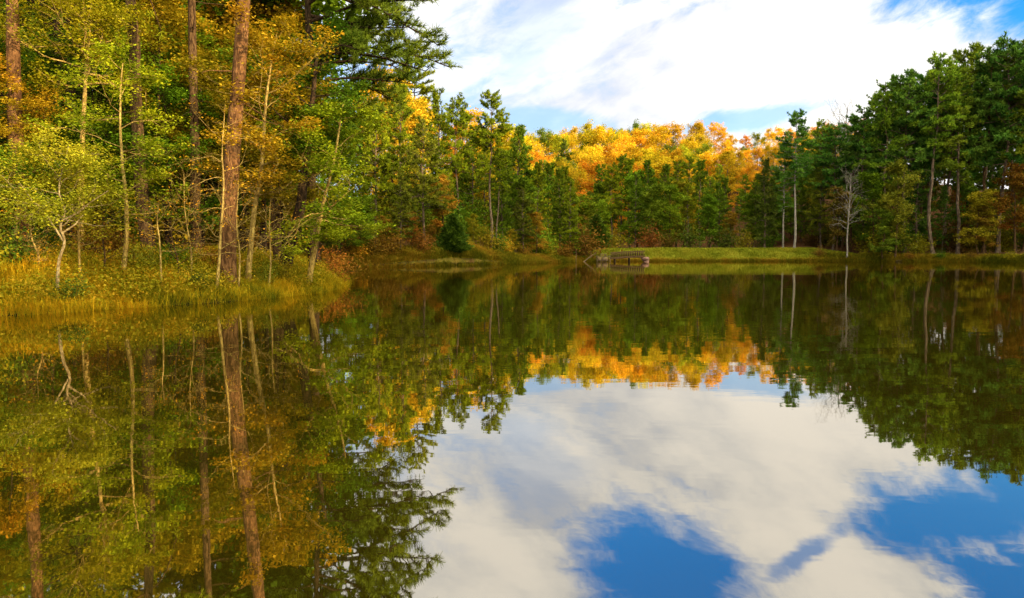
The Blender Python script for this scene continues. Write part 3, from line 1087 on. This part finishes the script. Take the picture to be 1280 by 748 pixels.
for i_, (px, Y, top) in enumerate([(450, 100, 150), (485, 108, 165), (520, 106, 175), (545, 118, 160), (575, 120, 180), (605, 122, 175), (632, 126, 190), (660, 130, 195), (685, 133, 205), (705, 136, 210), (725, 138, 215)]):
    if i_ % 3 == 1:
        tree(BF[i_ % 5], 'broadleaf_tree', px, Y, top + 25, vary(GREEN), 'round green leafy tree in the second row behind the left shore', 'tree', 'second-row leafy trees behind the left shore', sxy=1.3)
        continue
    tree(PF[i_ % 4], 'pine_tree', px, Y, top, vary(G_PINE_L if i_ % 2 else G_PINE_C), 'bushy pine filling the second row behind the left shore', 'pine tree', 'second-row pines behind the left shore', bark=B_FARPINE)
for p, px, Y, top, colr, lab in LM:
    tree(p, 'pine_tree', px, Y, top, colr, lab, 'pine tree', 'pines on the left shore past the cove', bark=B_FARPINE)
tree(CE[0], 'cedar_tree', 566, 88, 264, (.04, .085, .008, .3), 'dark green cone-shaped cedar at the left shore', 'cedar', sxy=1.55)
tree(CE[1], 'cedar_tree', 745, 131, 266, (.05, .085, .008, .3), 'dark cedar standing behind the footbridge', 'cedar', sxy=1.7)
LB = [(455, 78, 240, GREEN, 'green leafy tree at the mouth of the cove'),
      (478, 80, 268, (.17, .10, .010, .5), 'brownish low tree at the back of the cove'),
      (515, 84, 262, (.20, .10, .012, .5), 'brown-orange low tree left of the dark cedar'),
      (553, 90, 215, (.30, .16, .014, .5), 'orange-tinted tree above the dark cedar'),
      (540, 87, 280, RUST, 'red-brown low tree beside the dark cedar'),
      (668, 110, 262, (.26, .15, .012, .5), 'small orange and yellow tree leaning at the left shore'),
      (640, 106, 285, OLIVE, 'small olive tree by the left shore'),
      (592, 97, 265, OLIVE, 'thin olive tree left of the twin trunks'),
      (490, 100, 95, YELLOW, 'bright yellow sunlit tree behind the cove'),
      (470, 112, 88, YELLOW, 'yellow sunlit tree furthest left behind the cove'),
      (520, 118, 118, YELLOW, 'yellow sunlit tree behind the tall bushy pine'),
      (440, 106, 110, YGREEN, 'yellow-green sunlit tree seen under the overhanging boughs'),
      (600, 132, 160, YELLOW, 'yellow sunlit tree behind the tallest central pine'),
      (545, 122, 128, YELLOW, 'yellow sunlit tree left of the thin-topped pine'),
      (585, 136, 138, (.50, .38, .012, .3), 'pale gold sunlit tree between the thin-topped and the tallest central pine'),
      (630, 140, 150, (.46, .36, .012, .3), 'gold sunlit tree right behind the tallest central pine'),
      (508, 128, 112, (.46, .38, .012, .3), 'lemon-yellow sunlit tree behind the cove pines'),
      (565, 128, 150, GOLD, 'golden sunlit tree left behind the tallest central pine')]
for i, (px, Y, top, colr, lab) in enumerate(LB):
    tree(BF[i % 5], 'broadleaf_tree', px, Y, top, colr, lab, 'tree', 'leafy trees on the left shore past the cove')
FS = [(448, 77, 2.2, GOLD, 'golden shrub at the cove mouth'), (465, 78.5, 2.6, (.16, .10, .010, .5), 'brown shrub at the cove mouth, right of the golden one'), (488, 80.5, 2.8, RUST, 'red-brown shrub at the cove water below the low pine'),
      (525, 84, 2.6, (.17, .09, .012, .4), 'brown shrub left of the dark cedar'), (580, 91, 1.8, OLIVE, 'olive shrub right of the dark cedar'), (632, 103, 2.2, GOLD, 'gold shrub right of the twin trunks'),
      (655, 107, 2.0, (.20, .10, .012, .4), 'orange-brown shrub below the small orange tree'), (685, 113.5, 2.4, OLIVE, 'olive shrub between the orange tree and the footbridge'), (705, 117, 2.6, RUST, 'rust shrub left of the pale stake'),
      (732, 122.5, 5.2, (.15, .085, .012, .5), 'tall brown shrub with orange top beside the footbridge'), (722, 121.5, 3.6, (.12, .06, .01, .4), 'dark brown shrub behind the pale stake')]
for i, (px, Y, h, colr, lab) in enumerate(FS):
    plant(SF[i % 2], 'shrub', X(px, Y), Y, h, colr, lab, 'shrub', 'shrubs along the left shore past the cove', rng=rnd)

# ================================================================== TREES BEHIND THE DAM
# undergrowth deep in the woods, closing the view; dark leaf colours add to its shade
for Y, x0, x1, st, zone in ((44, -40, 380, 34, 'left'), (58, -40, 420, 32, 'left'), (84, -40, 440, 26, 'left'), (92, 455, 560, 15, 'mid'), (101, 470, 620, 14, 'mid'), (112, 480, 690, 14, 'mid'), (124, 500, 730, 16, 'mid'), (124, 1020, 1330, 22, 'right'), (136, 1010, 1330, 20, 'right')):
    px = x0
    while px < x1:
        q, y = px + rnd.uniform(-6, 6), Y + rnd.uniform(-3, 3)
        x = X(q, y)
        if pond_sd(x, y) > 2.5:
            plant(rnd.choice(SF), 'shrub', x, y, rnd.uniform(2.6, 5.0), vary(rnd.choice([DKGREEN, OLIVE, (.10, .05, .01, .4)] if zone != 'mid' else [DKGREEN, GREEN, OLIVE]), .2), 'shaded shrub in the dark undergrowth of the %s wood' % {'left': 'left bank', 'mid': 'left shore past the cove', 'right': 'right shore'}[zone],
                  'shrub', 'undergrowth shrubs of the %s wood' % {'mid': 'cove'}.get(zone, zone), rng=rnd)
        px += st * rnd.uniform(.8, 1.2)
for i, (px, Y, top, k) in enumerate([(938, 141, 240, 0), (952, 146, 222, 1), (966, 142, 250, 2), (975, 150, 215, 3), (988, 145, 248, 1), (1000, 142, 235, 0), (1008, 152, 210, 2), (1018, 147, 240, 4)]):
    if i % 2:
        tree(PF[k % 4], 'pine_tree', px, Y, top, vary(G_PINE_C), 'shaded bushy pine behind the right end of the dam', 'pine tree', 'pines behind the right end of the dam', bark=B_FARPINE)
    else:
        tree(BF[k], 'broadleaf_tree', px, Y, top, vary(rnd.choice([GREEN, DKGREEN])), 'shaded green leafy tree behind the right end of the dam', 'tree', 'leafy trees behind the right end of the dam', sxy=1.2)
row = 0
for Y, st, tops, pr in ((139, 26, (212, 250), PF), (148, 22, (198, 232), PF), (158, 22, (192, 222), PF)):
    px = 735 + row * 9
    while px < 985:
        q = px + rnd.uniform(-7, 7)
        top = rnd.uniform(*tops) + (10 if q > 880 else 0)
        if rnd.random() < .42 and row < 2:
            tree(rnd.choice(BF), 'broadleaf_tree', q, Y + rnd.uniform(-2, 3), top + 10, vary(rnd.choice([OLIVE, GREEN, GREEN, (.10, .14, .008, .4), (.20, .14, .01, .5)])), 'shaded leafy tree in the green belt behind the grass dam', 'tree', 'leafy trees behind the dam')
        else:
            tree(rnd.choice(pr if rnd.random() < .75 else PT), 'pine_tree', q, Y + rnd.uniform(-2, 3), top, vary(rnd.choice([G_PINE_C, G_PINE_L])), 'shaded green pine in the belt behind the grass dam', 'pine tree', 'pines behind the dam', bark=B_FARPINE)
        px += st * rnd.uniform(.8, 1.2)
    row += 1
for i, (px, Y, h, colr, lab) in enumerate([(765, 133, 3.4, OLIVE, 'round olive shrub behind the footbridge'), (812, 134, 4.0, (.15, .06, .012, .4), 'red-brown shrub behind the left end of the dam'), (835, 135, 3.0, (.11, .07, .01, .4), 'brown shrub behind the dam'),
                                       (862, 133.5, 4.2, (.06, .085, .008, .3), 'big dark green shrub behind the dam'), (905, 134, 3.6, (.05, .07, .007, .3), 'dark shrub behind the middle of the dam'),
                                       (930, 135, 3.2, OLIVE, 'olive shrub behind the dam, right of the middle'), (960, 134.5, 3.0, DKGREEN, 'dark green shrub behind the right part of the dam')]):
    plant(SF[i % 2], 'shrub', X(px, Y), Y, h, colr, lab, 'shrub', 'shrubs behind the dam', rng=rnd)

# ================================================================== SUNLIT HILLSIDE
HT = [(262, 26, 600, 1060, (150, 172)), (222, 24, 800, 1080, (160, 190)), (202, 24, 800, 1080, (182, 210)), (178, 21, 560, 1070, (196, 222)), (195, 22, 555, 1080, (180, 206)), (212, 23, 560, 1080, (170, 194)), (232, 23, 560, 1090, (156, 190)), (252, 26, 560, 1090, (150, 178))]
for ri, (Y, st, a, bpx, tops) in enumerate(HT):
    px = a + ri * 5
    while px < bpx:
        q = px + rnd.uniform(-6, 6)
        y = Y + rnd.uniform(-5, 5)
        top = rnd.uniform(*tops)
        u = rnd.random()
        orange_side = q > 770
        if u < (.15 if orange_side else .24):
            gc = vary(rnd.choice([(.15, .19, .010, .3), (.20, .22, .010, .3), (.09, .13, .010, .3)]), .25)
            if rnd.random() < .65:
                tree(rnd.choice(BH), 'broadleaf_tree', q, y, top, gc, 'round green treetop among the gold trees of the sunlit hillside', 'tree', 'green trees on the sunlit hillside', sxy=rnd.uniform(.9, 1.3))
            else:
                tree(rnd.choice(PF), 'pine_tree', q, y, top, gc, 'sunlit green pine among the gold trees of the hillside', 'pine tree', 'pines on the sunlit hillside')
        elif u < (.42 if orange_side else .80):
            tree(rnd.choice(BH), 'broadleaf_tree', q, y, top, vary(rnd.choice([(.44, .33, .012, .3), (.36, .31, .012, .3), (.48, .33, .012, .25), (.52, .36, .014, .3), (.34, .32, .012, .3)]), .25), 'sunlit yellow tree on the hillside beyond the dam', 'tree', 'yellow trees on the sunlit hillside', sxy=rnd.uniform(1.0, 1.4))
        else:
            tree(rnd.choice(BH), 'broadleaf_tree', q, y, top, vary(rnd.choice([(.50, .25, .012, .3), (.55, .33, .014, .3), (.46, .31, .012, .3)]), .25), 'sunlit orange tree on the hillside beyond the dam', 'tree', 'orange trees on the sunlit hillside', sxy=rnd.uniform(1.0, 1.4))
        px += st * rnd.uniform(.85, 1.2)

# ================================================================== RIGHT SHORE
tree(PT[1], 'pine_tree', 992, 131, 142, G_PINE_R, 'tall round-topped pine at the right end of the dam', 'pine tree', rz=1.0, bark=B_GREY)
tree(PT[4], 'pine_tree', 978, 134, 178, G_PINE_R, 'shorter thin pine left of the round-topped pine at the dam end', 'pine tree', bark=B_GREY)
tree(PF[3], 'pine_tree', 955, 134, 200, (.055, .085, .010, .3), 'bushy pine with dark trunk near the right end of the dam', 'pine tree')
tree(BT[0], 'bare_tree', 1058, 121.0, 205, (1, 1, 1, 1), 'leafless white-trunked tree standing on the shore right of the dam', 'bare tree', rz=2.0, sxy=.72)
tree(BT[1], 'bare_tree', 1048, 140, 118, (1, 1, 1, 1), 'leafless treetop above the pines behind the white-trunked tree', 'bare tree')
tree(BF[1], 'broadleaf_tree', 1045, 127, 232, (.12, .085, .012, .5), 'brownish leafy tree behind the white-trunked bare tree', 'tree', 'leafy trees on the right shore')
RP = [(1022, 138, 152, 0), (1040, 133, 158, 2), (1062, 131, 150, 1), (1078, 128, 135, 3), (1098, 126, 104, 0), (1112, 132, 112, 4), (1130, 125, 92, 2), (1148, 129, 96, 1), (1165, 121, 70, 3),
      (1180, 126, 84, 0), (1196, 122, 82, 4), (1210, 128, 60, 2), (1228, 122, 66, 1), (1246, 120, 48, 0), (1262, 125, 52, 3), (1278, 119, 44, 2), (1298, 122, 50, 1), (1320, 120, 46, 4), (1345, 122, 50, 0),
      (1090, 142, 120, 1), (1125, 145, 105, 3), (1160, 143, 95, 0), (1190, 146, 90, 2), (1225, 142, 75, 4), (1255, 145, 70, 0), (1290, 142, 62, 1), (1015, 150, 165, 2), (1050, 152, 155, 0)]
for i, (px, Y, top, k) in enumerate(RP):
    tree(PT[k], 'pine_tree', px, Y, top, vary(G_PINE_R if rnd.random() < .72 else (.12, .18, .012, .35), .3), 'tall green pine in the wood on the right shore', 'pine tree', 'tall pines on the right shore', bark=rnd.choice([B_FARPINE, B_BROWN, B_BROWN]))
# lower growth filling the right wood
for Y, st in ((117.5, 46), (124, 36), (134, 34), (146, 32)):
    px = 1012 + rnd.uniform(0, 10)
    while px < 1350:
        q = px + rnd.uniform(-8, 8)
        y = Y + rnd.uniform(-2, 2)
        x = X(q, y)
        if pond_sd(x, y) > 3 and not (Y < 120 and q < 1080):
            if rnd.random() < .5:
                plant(rnd.choice(PF), 'pine_tree', x, y, rnd.uniform(11, 19), vary(rnd.choice([(.06, .12, .012, .3), (.12, .15, .010, .3)])), 'bushy dark pine of the lower growth on the right shore', 'pine tree', 'bushy pines on the right shore', rng=rnd)
            else:
                plant(rnd.choice(BF), 'broadleaf_tree', x, y, rnd.uniform(9, 17), vary(rnd.choice([(.08, .13, .010, .4), OLIVE, GREEN, (.17, .085, .01, .5)])), 'leafy tree of the lower growth on the right shore', 'tree', 'leafy trees on the right shore', rng=rnd)
        px += st * rnd.uniform(.8, 1.2)
for Y, st in ((160, 30), (176, 30)):
    px = 1000
    while px < 1330:
        q = px + rnd.uniform(-8, 8)
        tree(rnd.choice(PF), 'pine_tree', q, Y, 175 - (q - 1000) * .2 + rnd.uniform(-8, 8), vary((.06, .11, .012, .3)), 'dark bushy pine at the back of the right wood', 'pine tree', 'pines at the back of the right wood')
        px += st
tree(BF[2], 'broadleaf_tree', 1118, 117.5, 200, (.115, .135, .010, .5), 'bright yellow-green leafy tree on the right shore', 'tree', sxy=.8)
tree(BF[0], 'broadleaf_tree', 1103, 116.5, 265, (.10, .15, .010, .4), 'low bright green tree at the waterside right of the bare tree', 'tree')
tree(BF[3], 'broadleaf_tree', 1228, 116, 245, (.19, .13, .012, .5), 'yellow-orange leafy tree under the right shore pines', 'tree')
for i, (px, Y, h, colr, lab) in enumerate([(1078, 122, 1.3, OLIVE, 'olive shrub right of the white-trunked bare tree'), (1024, 124, 1.6, (.14, .08, .012, .4), 'brown shrub left of the white-trunked bare tree'),
                                       (1135, 115, 1.3, RUST, 'rust shrub on the right shore below the leafy tree'), (1175, 114, 1.5, DKGREEN, 'dark shrub below the right shore pines'),
                                       (1215, 113, 1.4, (.15, .09, .012, .4), 'brown shrub below the yellow-orange tree'), (1262, 112, 1.5, OLIVE, 'olive shrub at the far right shore')]):
    plant(SF[i % 2], 'shrub', X(px, Y), Y, h, colr, lab, 'shrub', 'shrubs on the right shore', rng=rnd)

# ================================================================== WOOD ON THE OUT-OF-FRAME RIDGE (casts the long shade)
rg = np.random.default_rng(77)
Cs = []
for k in range(len(RIDGE) - 1):
    (a, ha), (b_, hb) = RIDGE[k], RIDGE[k + 1]
    Ln = math.hypot(b_[0] - a[0], b_[1] - a[1])
    nt = int(Ln / 3.2)
    for t_ in np.linspace(0, 1, nt):
        for dd in (-9, 0, 9):
            nxv = np.array([b_[1] - a[1], -(b_[0] - a[0])]) / Ln
            x = a[0] + (b_[0] - a[0]) * t_ + nxv[0] * dd + rg.normal() * 1.5
            y = a[1] + (b_[1] - a[1]) * t_ + nxv[1] * dd + rg.normal() * 1.5
            h = rg.uniform(11, 19)
            n = 240
            u = rg.random(n) ** 1.1
            th = rg.uniform(0, 2 * pi, n)
            rr = 3.4 * np.sqrt(rg.random(n)) * np.sqrt(np.clip(1.05 - u, 0, 1))
            Cs.append(np.stack([x + rr * np.cos(th), y + rr * np.sin(th), gz(x, y) + u * (h + 1)], 1))
Cs = np.concatenate(Cs)
V, F, A = leaf_quads(rg, Cs, 1.9, .2, rg.random(len(Cs)), .7)
gf = Geo()
gf.add(V, [F], A)
fo = gf.obj('forest', M_LEAF)
fo.color = GREEN
tag(fo, kind='stuff', label='wooded ridge beyond the right shore', cat='forest')

# ================================================================== GRASS
def blades(rng, P, h, wd, lean, rnd_, out=None):
    n = len(P)
    a = rng.uniform(0, 2 * pi, n)
    if out is not None:
        a = np.arctan2(out[:, 1], out[:, 0]) + rng.normal(size=n) * .7
    d = np.stack([np.cos(a), np.sin(a), np.zeros(n)], 1)
    s = np.stack([-np.sin(a), np.cos(a), np.zeros(n)], 1)
    up = np.array([[0, 0, 1.]])
    ln = (lean * rng.uniform(.2, 1.3, n))[:, None]
    H = h[:, None]
    w2 = wd * rng.uniform(.6, 1.3, (n, 1)) * .5
    m = P + up * H * .55 + d * H * ln * .22
    tip = P + up * H * (1 - .28 * ln) + d * H * ln * .8
    V = np.stack([P - s * w2, P + s * w2, m + s * w2 * .8, m - s * w2 * .8, tip], 1).reshape(-1, 3)
    b = np.arange(n)[:, None] * 5
    return V, b + np.array([[0, 1, 2, 3]]), b + np.array([[3, 2, 4]]), np.repeat(rnd_, 5)


def grass_patch(name, seed, n_cl, per, box, dlim, hr, wd, sig, colfun, label, matr):
    rng = np.random.default_rng(seed)
    x = rng.uniform(box[0], box[1], n_cl * 25)
    y = rng.uniform(box[2], box[3], n_cl * 25)
    d = pond_sd(x, y)
    ok = (d > dlim[0]) & (d < dlim[1]) & (rng.random(len(x)) < 1 - .75 * np.clip((d - dlim[0]) / (dlim[1] - dlim[0]), 0, 1))
    x, y = x[ok][:n_cl], y[ok][:n_cl]
    n = len(x)
    ch = rng.uniform(*hr, n) * (.75 + .5 * vnoise(x, y, 1.6, 21))
    cc = colfun(x, y, rng)
    ox, oy = rng.normal(size=n * per) * sig, rng.normal(size=n * per) * sig
    xx, yy = np.repeat(x, per) + ox, np.repeat(y, per) + oy
    zz = np.maximum(hfun(xx, yy), -.12) - .03
    V, F1, F2, A = blades(rng, np.stack([xx, yy, zz], 1), np.repeat(ch, per) * rng.uniform(.5, 1.2, n * per), wd, 1.25, np.clip(np.repeat(cc, per) + rng.normal(size=n * per) * .15, 0, 1), np.stack([ox, oy], 1))
    o = mesh_obj(name, V, [F1, F2], matr, None, {'rnd': A})
    tag(o, label, 'grass', None, 'stuff')
    return o


def grass_material(name, stops):
    m, t, o = new_mat(name)
    a = t.new('ShaderNodeAttribute', attribute_name='rnd').outputs['Fac']
    c = t.ramp(a, stops)
    df = t.new('ShaderNodeBsdfDiffuse')
    tr = t.new('ShaderNodeBsdfTranslucent')
    t.put(df.inputs[0], c)
    t.put(tr.inputs[0], c)
    mx = t.new('ShaderNodeMixShader')
    mx.inputs[0].default_value = .3
    t.l.new(df.outputs[0], mx.inputs[1])
    t.l.new(tr.outputs[0], mx.inputs[2])
    t.l.new(mx.outputs[0], o.inputs[0])
    return m


M_BANK = grass_material('bank_grass', [(0, (.07, .10, .006)), (.28, (.19, .18, .010)), (.48, (.42, .32, .012)), (.72, (.58, .37, .012)), (1, (.60, .29, .015))])
M_FAR = grass_material('shore_grass', [(0, (.06, .08, .006)), (.5, (.18, .15, .010)), (1, (.28, .15, .015))])
M_DAM = grass_material('dam_grass', [(0, (.12, .15, .010)), (.6, (.22, .23, .015)), (1, (.34, .26, .03))])
grass_patch('grass', 41, 4200, 34, (-22, -6, 13, 42), (-.28, 5.0), (.22, .60), .017, .13,
            lambda x, y, r: np.clip(.40 + .42 * (vnoise(x, y, 1.1, 31) - .5) * 2 * .8 + .35 * sstep(-x, 9.5, 13) + r.normal(size=len(x)) * .12, 0, 1),
            'tall golden and green grass along the left bank', M_BANK)
grass_patch('grass', 42, 5200, 14, (-24, 14, 68, 124), (-.3, 3.2), (.35, .8), .07, .3,
            lambda x, y, r: np.clip(.5 + .7 * (vnoise(x, y, 3.5, 32) - .5) * 2 * .6 + r.normal(size=len(x)) * .12, 0, 1), 'ochre grass along the left shore past the cove', M_FAR)
grass_patch('grass', 43, 4200, 14, (52, 92, 100, 125), (-.3, 3.5), (.3, .75), .07, .3,
            lambda x, y, r: np.clip(.4 + .7 * (vnoise(x, y, 3.5, 33) - .5) * 2 * .6 + r.normal(size=len(x)) * .12, 0, 1), 'rough grass along the right shore', M_FAR)
grass_patch('grass', 44, 9000, 10, (12, 58, 121, 133), (-.1, 11), (.10, .42), .06, .35,
            lambda x, y, r: np.clip(.45 + .6 * (vnoise(x, y, 2.5, 34) - .5) * 2 * .5 + r.normal(size=len(x)) * .1, 0, 1), 'short green grass covering the dam', M_DAM)
grass_patch('grass', 45, 900, 14, (14, 60, 121, 124), (-.25, .9), (.35, .8), .06, .25,
            lambda x, y, r: np.clip(.65 + .6 * (vnoise(x, y, 2.0, 35) - .5) * 2 * .6 + r.normal(size=len(x)) * .12, 0, 1), 'rusty weeds fringing the foot of the dam', M_FAR)


# leafy weeds among the bank grass
rw = np.random.default_rng(51)
x = rw.uniform(-22, -6, 20000)
y = rw.uniform(13, 42, 20000)
d = pond_sd(x, y)
ok = (d > .1) & (d < 6) & (vnoise(x, y, 1.4, 52) > .42)
x, y = x[ok][:4300], y[ok][:4300]
hh = rw.uniform(.2, .75, len(x))
cn = np.repeat(rw.random(len(x)), 34)
P = np.stack([np.repeat(x, 34), np.repeat(y, 34), np.repeat(hfun(x, y), 34)], 1)
q = rw.random(len(P))
P += rw.normal(size=P.shape) * np.array([.16, .16, .05])
P[:, 2] += np.repeat(hh, 34) * q
V, F, A = leaf_quads(rw, P, .085, .3, np.clip(cn * .7 + rw.random(len(P)) * .3, 0, 1), .55)
gw = Geo()
gw.add(V, [F], A)
wo = gw.obj('weeds', M_LEAF)
wo.color = (.27, .23, .010, .7)
tag(wo, 'leafy green and yellow weeds among the grass of the left bank', 'weeds', None, 'stuff')

# ================================================================== FOOTBRIDGE, LANDING STAGE, FALLEN BRANCH
YB = 117.0
xl, xr = X(763, YB), X(805, YB)
fb = empty('footbridge', (xl, YB, 0))
tag(fb, 'wooden footbridge with baluster railings beside the grass dam', 'footbridge')
Lb = xr - xl


def dz(u):      # deck height along the bridge, rising to the right
    return .68 + .30 * u + .06 * sin(pi * u)


NB = 15
g = Geo()
N_ = 26
for k in range(N_):
    u0, u1 = k / N_, (k + .88) / N_
    g.box((u0 * Lb, -.75, dz(u0) - .03), (u1 * Lb, .75, dz(u0) + .02))
g.obj('deck', M_WOOD, fb)
for y in (-.62, .62):
    g = Geo()
    us = np.linspace(0, 1, 13)
    for k in range(12):
        u0, u1 = us[k], us[k + 1]
        V = [(u0 * Lb, y - .05, dz(u0) - .30), (u1 * Lb, y - .05, dz(u1) - .30), (u1 * Lb, y + .05, dz(u1) - .30), (u0 * Lb, y + .05, dz(u0) - .30),
             (u0 * Lb, y - .05, dz(u0) - .034), (u1 * Lb, y - .05, dz(u1) - .034), (u1 * Lb, y + .05, dz(u1) - .034), (u0 * Lb, y + .05, dz(u0) - .034)]
        g.add(V, [np.array([(0, 3, 2, 1), (4, 5, 6, 7), (0, 1, 5, 4), (2, 3, 7, 6)])])
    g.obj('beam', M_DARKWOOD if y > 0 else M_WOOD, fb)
    ys = y * 1.08
    g = Geo()
    g.tube([(u * Lb, ys, dz(u) + .74) for u in us], [.05] * 13, 4)
    g.obj('handrail', M_RAIL, fb)
    bal = None
    for k in range(NB):
        u = (k + .5) / NB
        if bal is None:
            g = Geo()
            g.box((-.06, -.04, .022), (.06, .04, .72))
            bal = g.obj('baluster', M_RAIL, fb)
            b2 = bal
        else:
            b2 = bal.copy()
            COL.objects.link(b2)
            b2.parent = fb
        b2.location = (u * Lb, ys, dz(u))
for u in (.12, .55):
    for y in (-.5, .5):
        g = Geo()
        g.tube([(u * Lb, y, -1.6), (u * Lb, y, dz(u) - .31)], [.11, .10], 8)
        g.obj('pile', M_DARKWOOD, fb)
g = Geo()
ra = np.random.default_rng(5)
for k in range(14):     # stone abutment
    cx_, cz_ = Lb + ra.uniform(-.35, .35), ra.uniform(-.3, .65)
    s_ = ra.uniform(.22, .36)
    th = np.linspace(0, 2 * pi, 8, endpoint=False)
    rings = []
    for q, rq in ((-1, .5), (-.4, .95), (.4, 1), (1, .55)):
        rings += [(cx_ + s_ * rq * cos(a) * 1.2, ra.uniform(-.05, .05) - .75 + .1 * (k % 5) + s_ * rq * sin(a), cz_ + s_ * q * .8) for a in th]
    F = [(r * 8 + i, r * 8 + (i + 1) % 8, r * 8 + 8 + (i + 1) % 8, r * 8 + 8 + i) for r in range(3) for i in range(8)]
    g.add(rings, [np.array(F), np.array([[24 + i for i in range(8)]])])
g.obj('abutment', M_STONE, fb)

xs = X(746, YB)
ds = empty('landing_stage', (xs, YB, 0))
tag(ds, 'small weathered timber landing stage at the left end of the footbridge', 'landing stage')
wS = X(762, YB) - xs
g = Geo()
for k in range(9):
    g.box((k * wS / 9, -.9, .80), ((k + .88) * wS / 9, .9, .86))
g.obj('deck', M_PALEWOOD, ds)
for (a, b_) in ((.05, .55), (.75, 1.6)):
    g = Geo()
    g.box((a, -.96, .10), (b_, -.905, .72))
    g.obj('panel', M_PALEWOOD, ds)
for x, h in ((.02, 1.0), (.72, 1.35), (1.35, 1.3), (wS - .05, 1.05)):
    for y in (-.85, .85):
        g = Geo()
        g.tube([(x, y, -1.4), (x, y, h)], [.06, .055], 7)
        g.obj('post', M_PALEWOOD, ds)
g = Geo()
g.tube([(.72, -.85, 1.2), (1.35, -.85, 1.18)], [.035, .035], 6)
g.obj('rail', M_PALEWOOD, ds)

p0 = at(729, 327, 116.5)
br = empty('fallen_branch', (p0[0], p0[1], 0))
g = Geo()
rb = np.random.default_rng(3)
q1 = at(742, 314, 118)
mainp = walk(rb, (0, 0, -.1), (q1[0] - p0[0], .8, q1[2]), 2.6, 6, (0, 0, -.1), .06)
g.tube(mainp, np.linspace(.10, .03, 7), 6)
for s_ in (.4, .6, .8):
    q_, d_ = lerp_path(mainp, s_)
    g.tube(walk(rb, q_, d_ + rb.normal(size=3) * .6, .9, 3, (0, 0, 0), .2), np.linspace(.035, .01, 4), 4)
bo = g.obj('limb', M_PALEWOOD, br)
tag(br, 'bleached fallen branch slanting out of the water left of the landing stage', 'branch')

p0 = at(720, 328, 115)
st = empty('stake', (p0[0], p0[1], 0))
g = Geo()
g.tube([(0, 0, -1.2), (.02, 0, .9), (0, 0, 2.0)], [.045, .04, .03], 6)
g.obj('pole', M_PALEWOOD, st)
tag(st, 'thin pale stake standing in the water left of the fallen branch', 'stake')

for (px, Y, ln, rz, lab, m_) in ((1128, 112.0, 2.6, .2, 'dark log lying at the waterline of the right shore', M_DARKWOOD), (1050, 119.5, 1.5, -.1, 'weathered log at the foot of the white-trunked bare tree', M_WOOD)):
    x = X(px, Y)
    while pond_sd(x, Y) < -.15:
        x, Y = x * 1.004, Y * 1.004
    lg = empty('log', (x, Y, max(.05, gz(x, Y) + .03)), rz)
    g = Geo()
    g.tube([(-ln / 2, 0, .02), (-ln / 4, .04, .08), (ln / 4, 0, .06), (ln / 2, -.03, .02)], [.12, .15, .14, .09], 8)
    g.obj('stem', m_, lg)
    g2 = Geo()
    g2.tube([(ln * .2, 0, .1), (ln * .28, -.1, .4)], [.04, .015], 5)
    g2.obj('stub', m_, lg)
    tag(lg, lab, 'log')
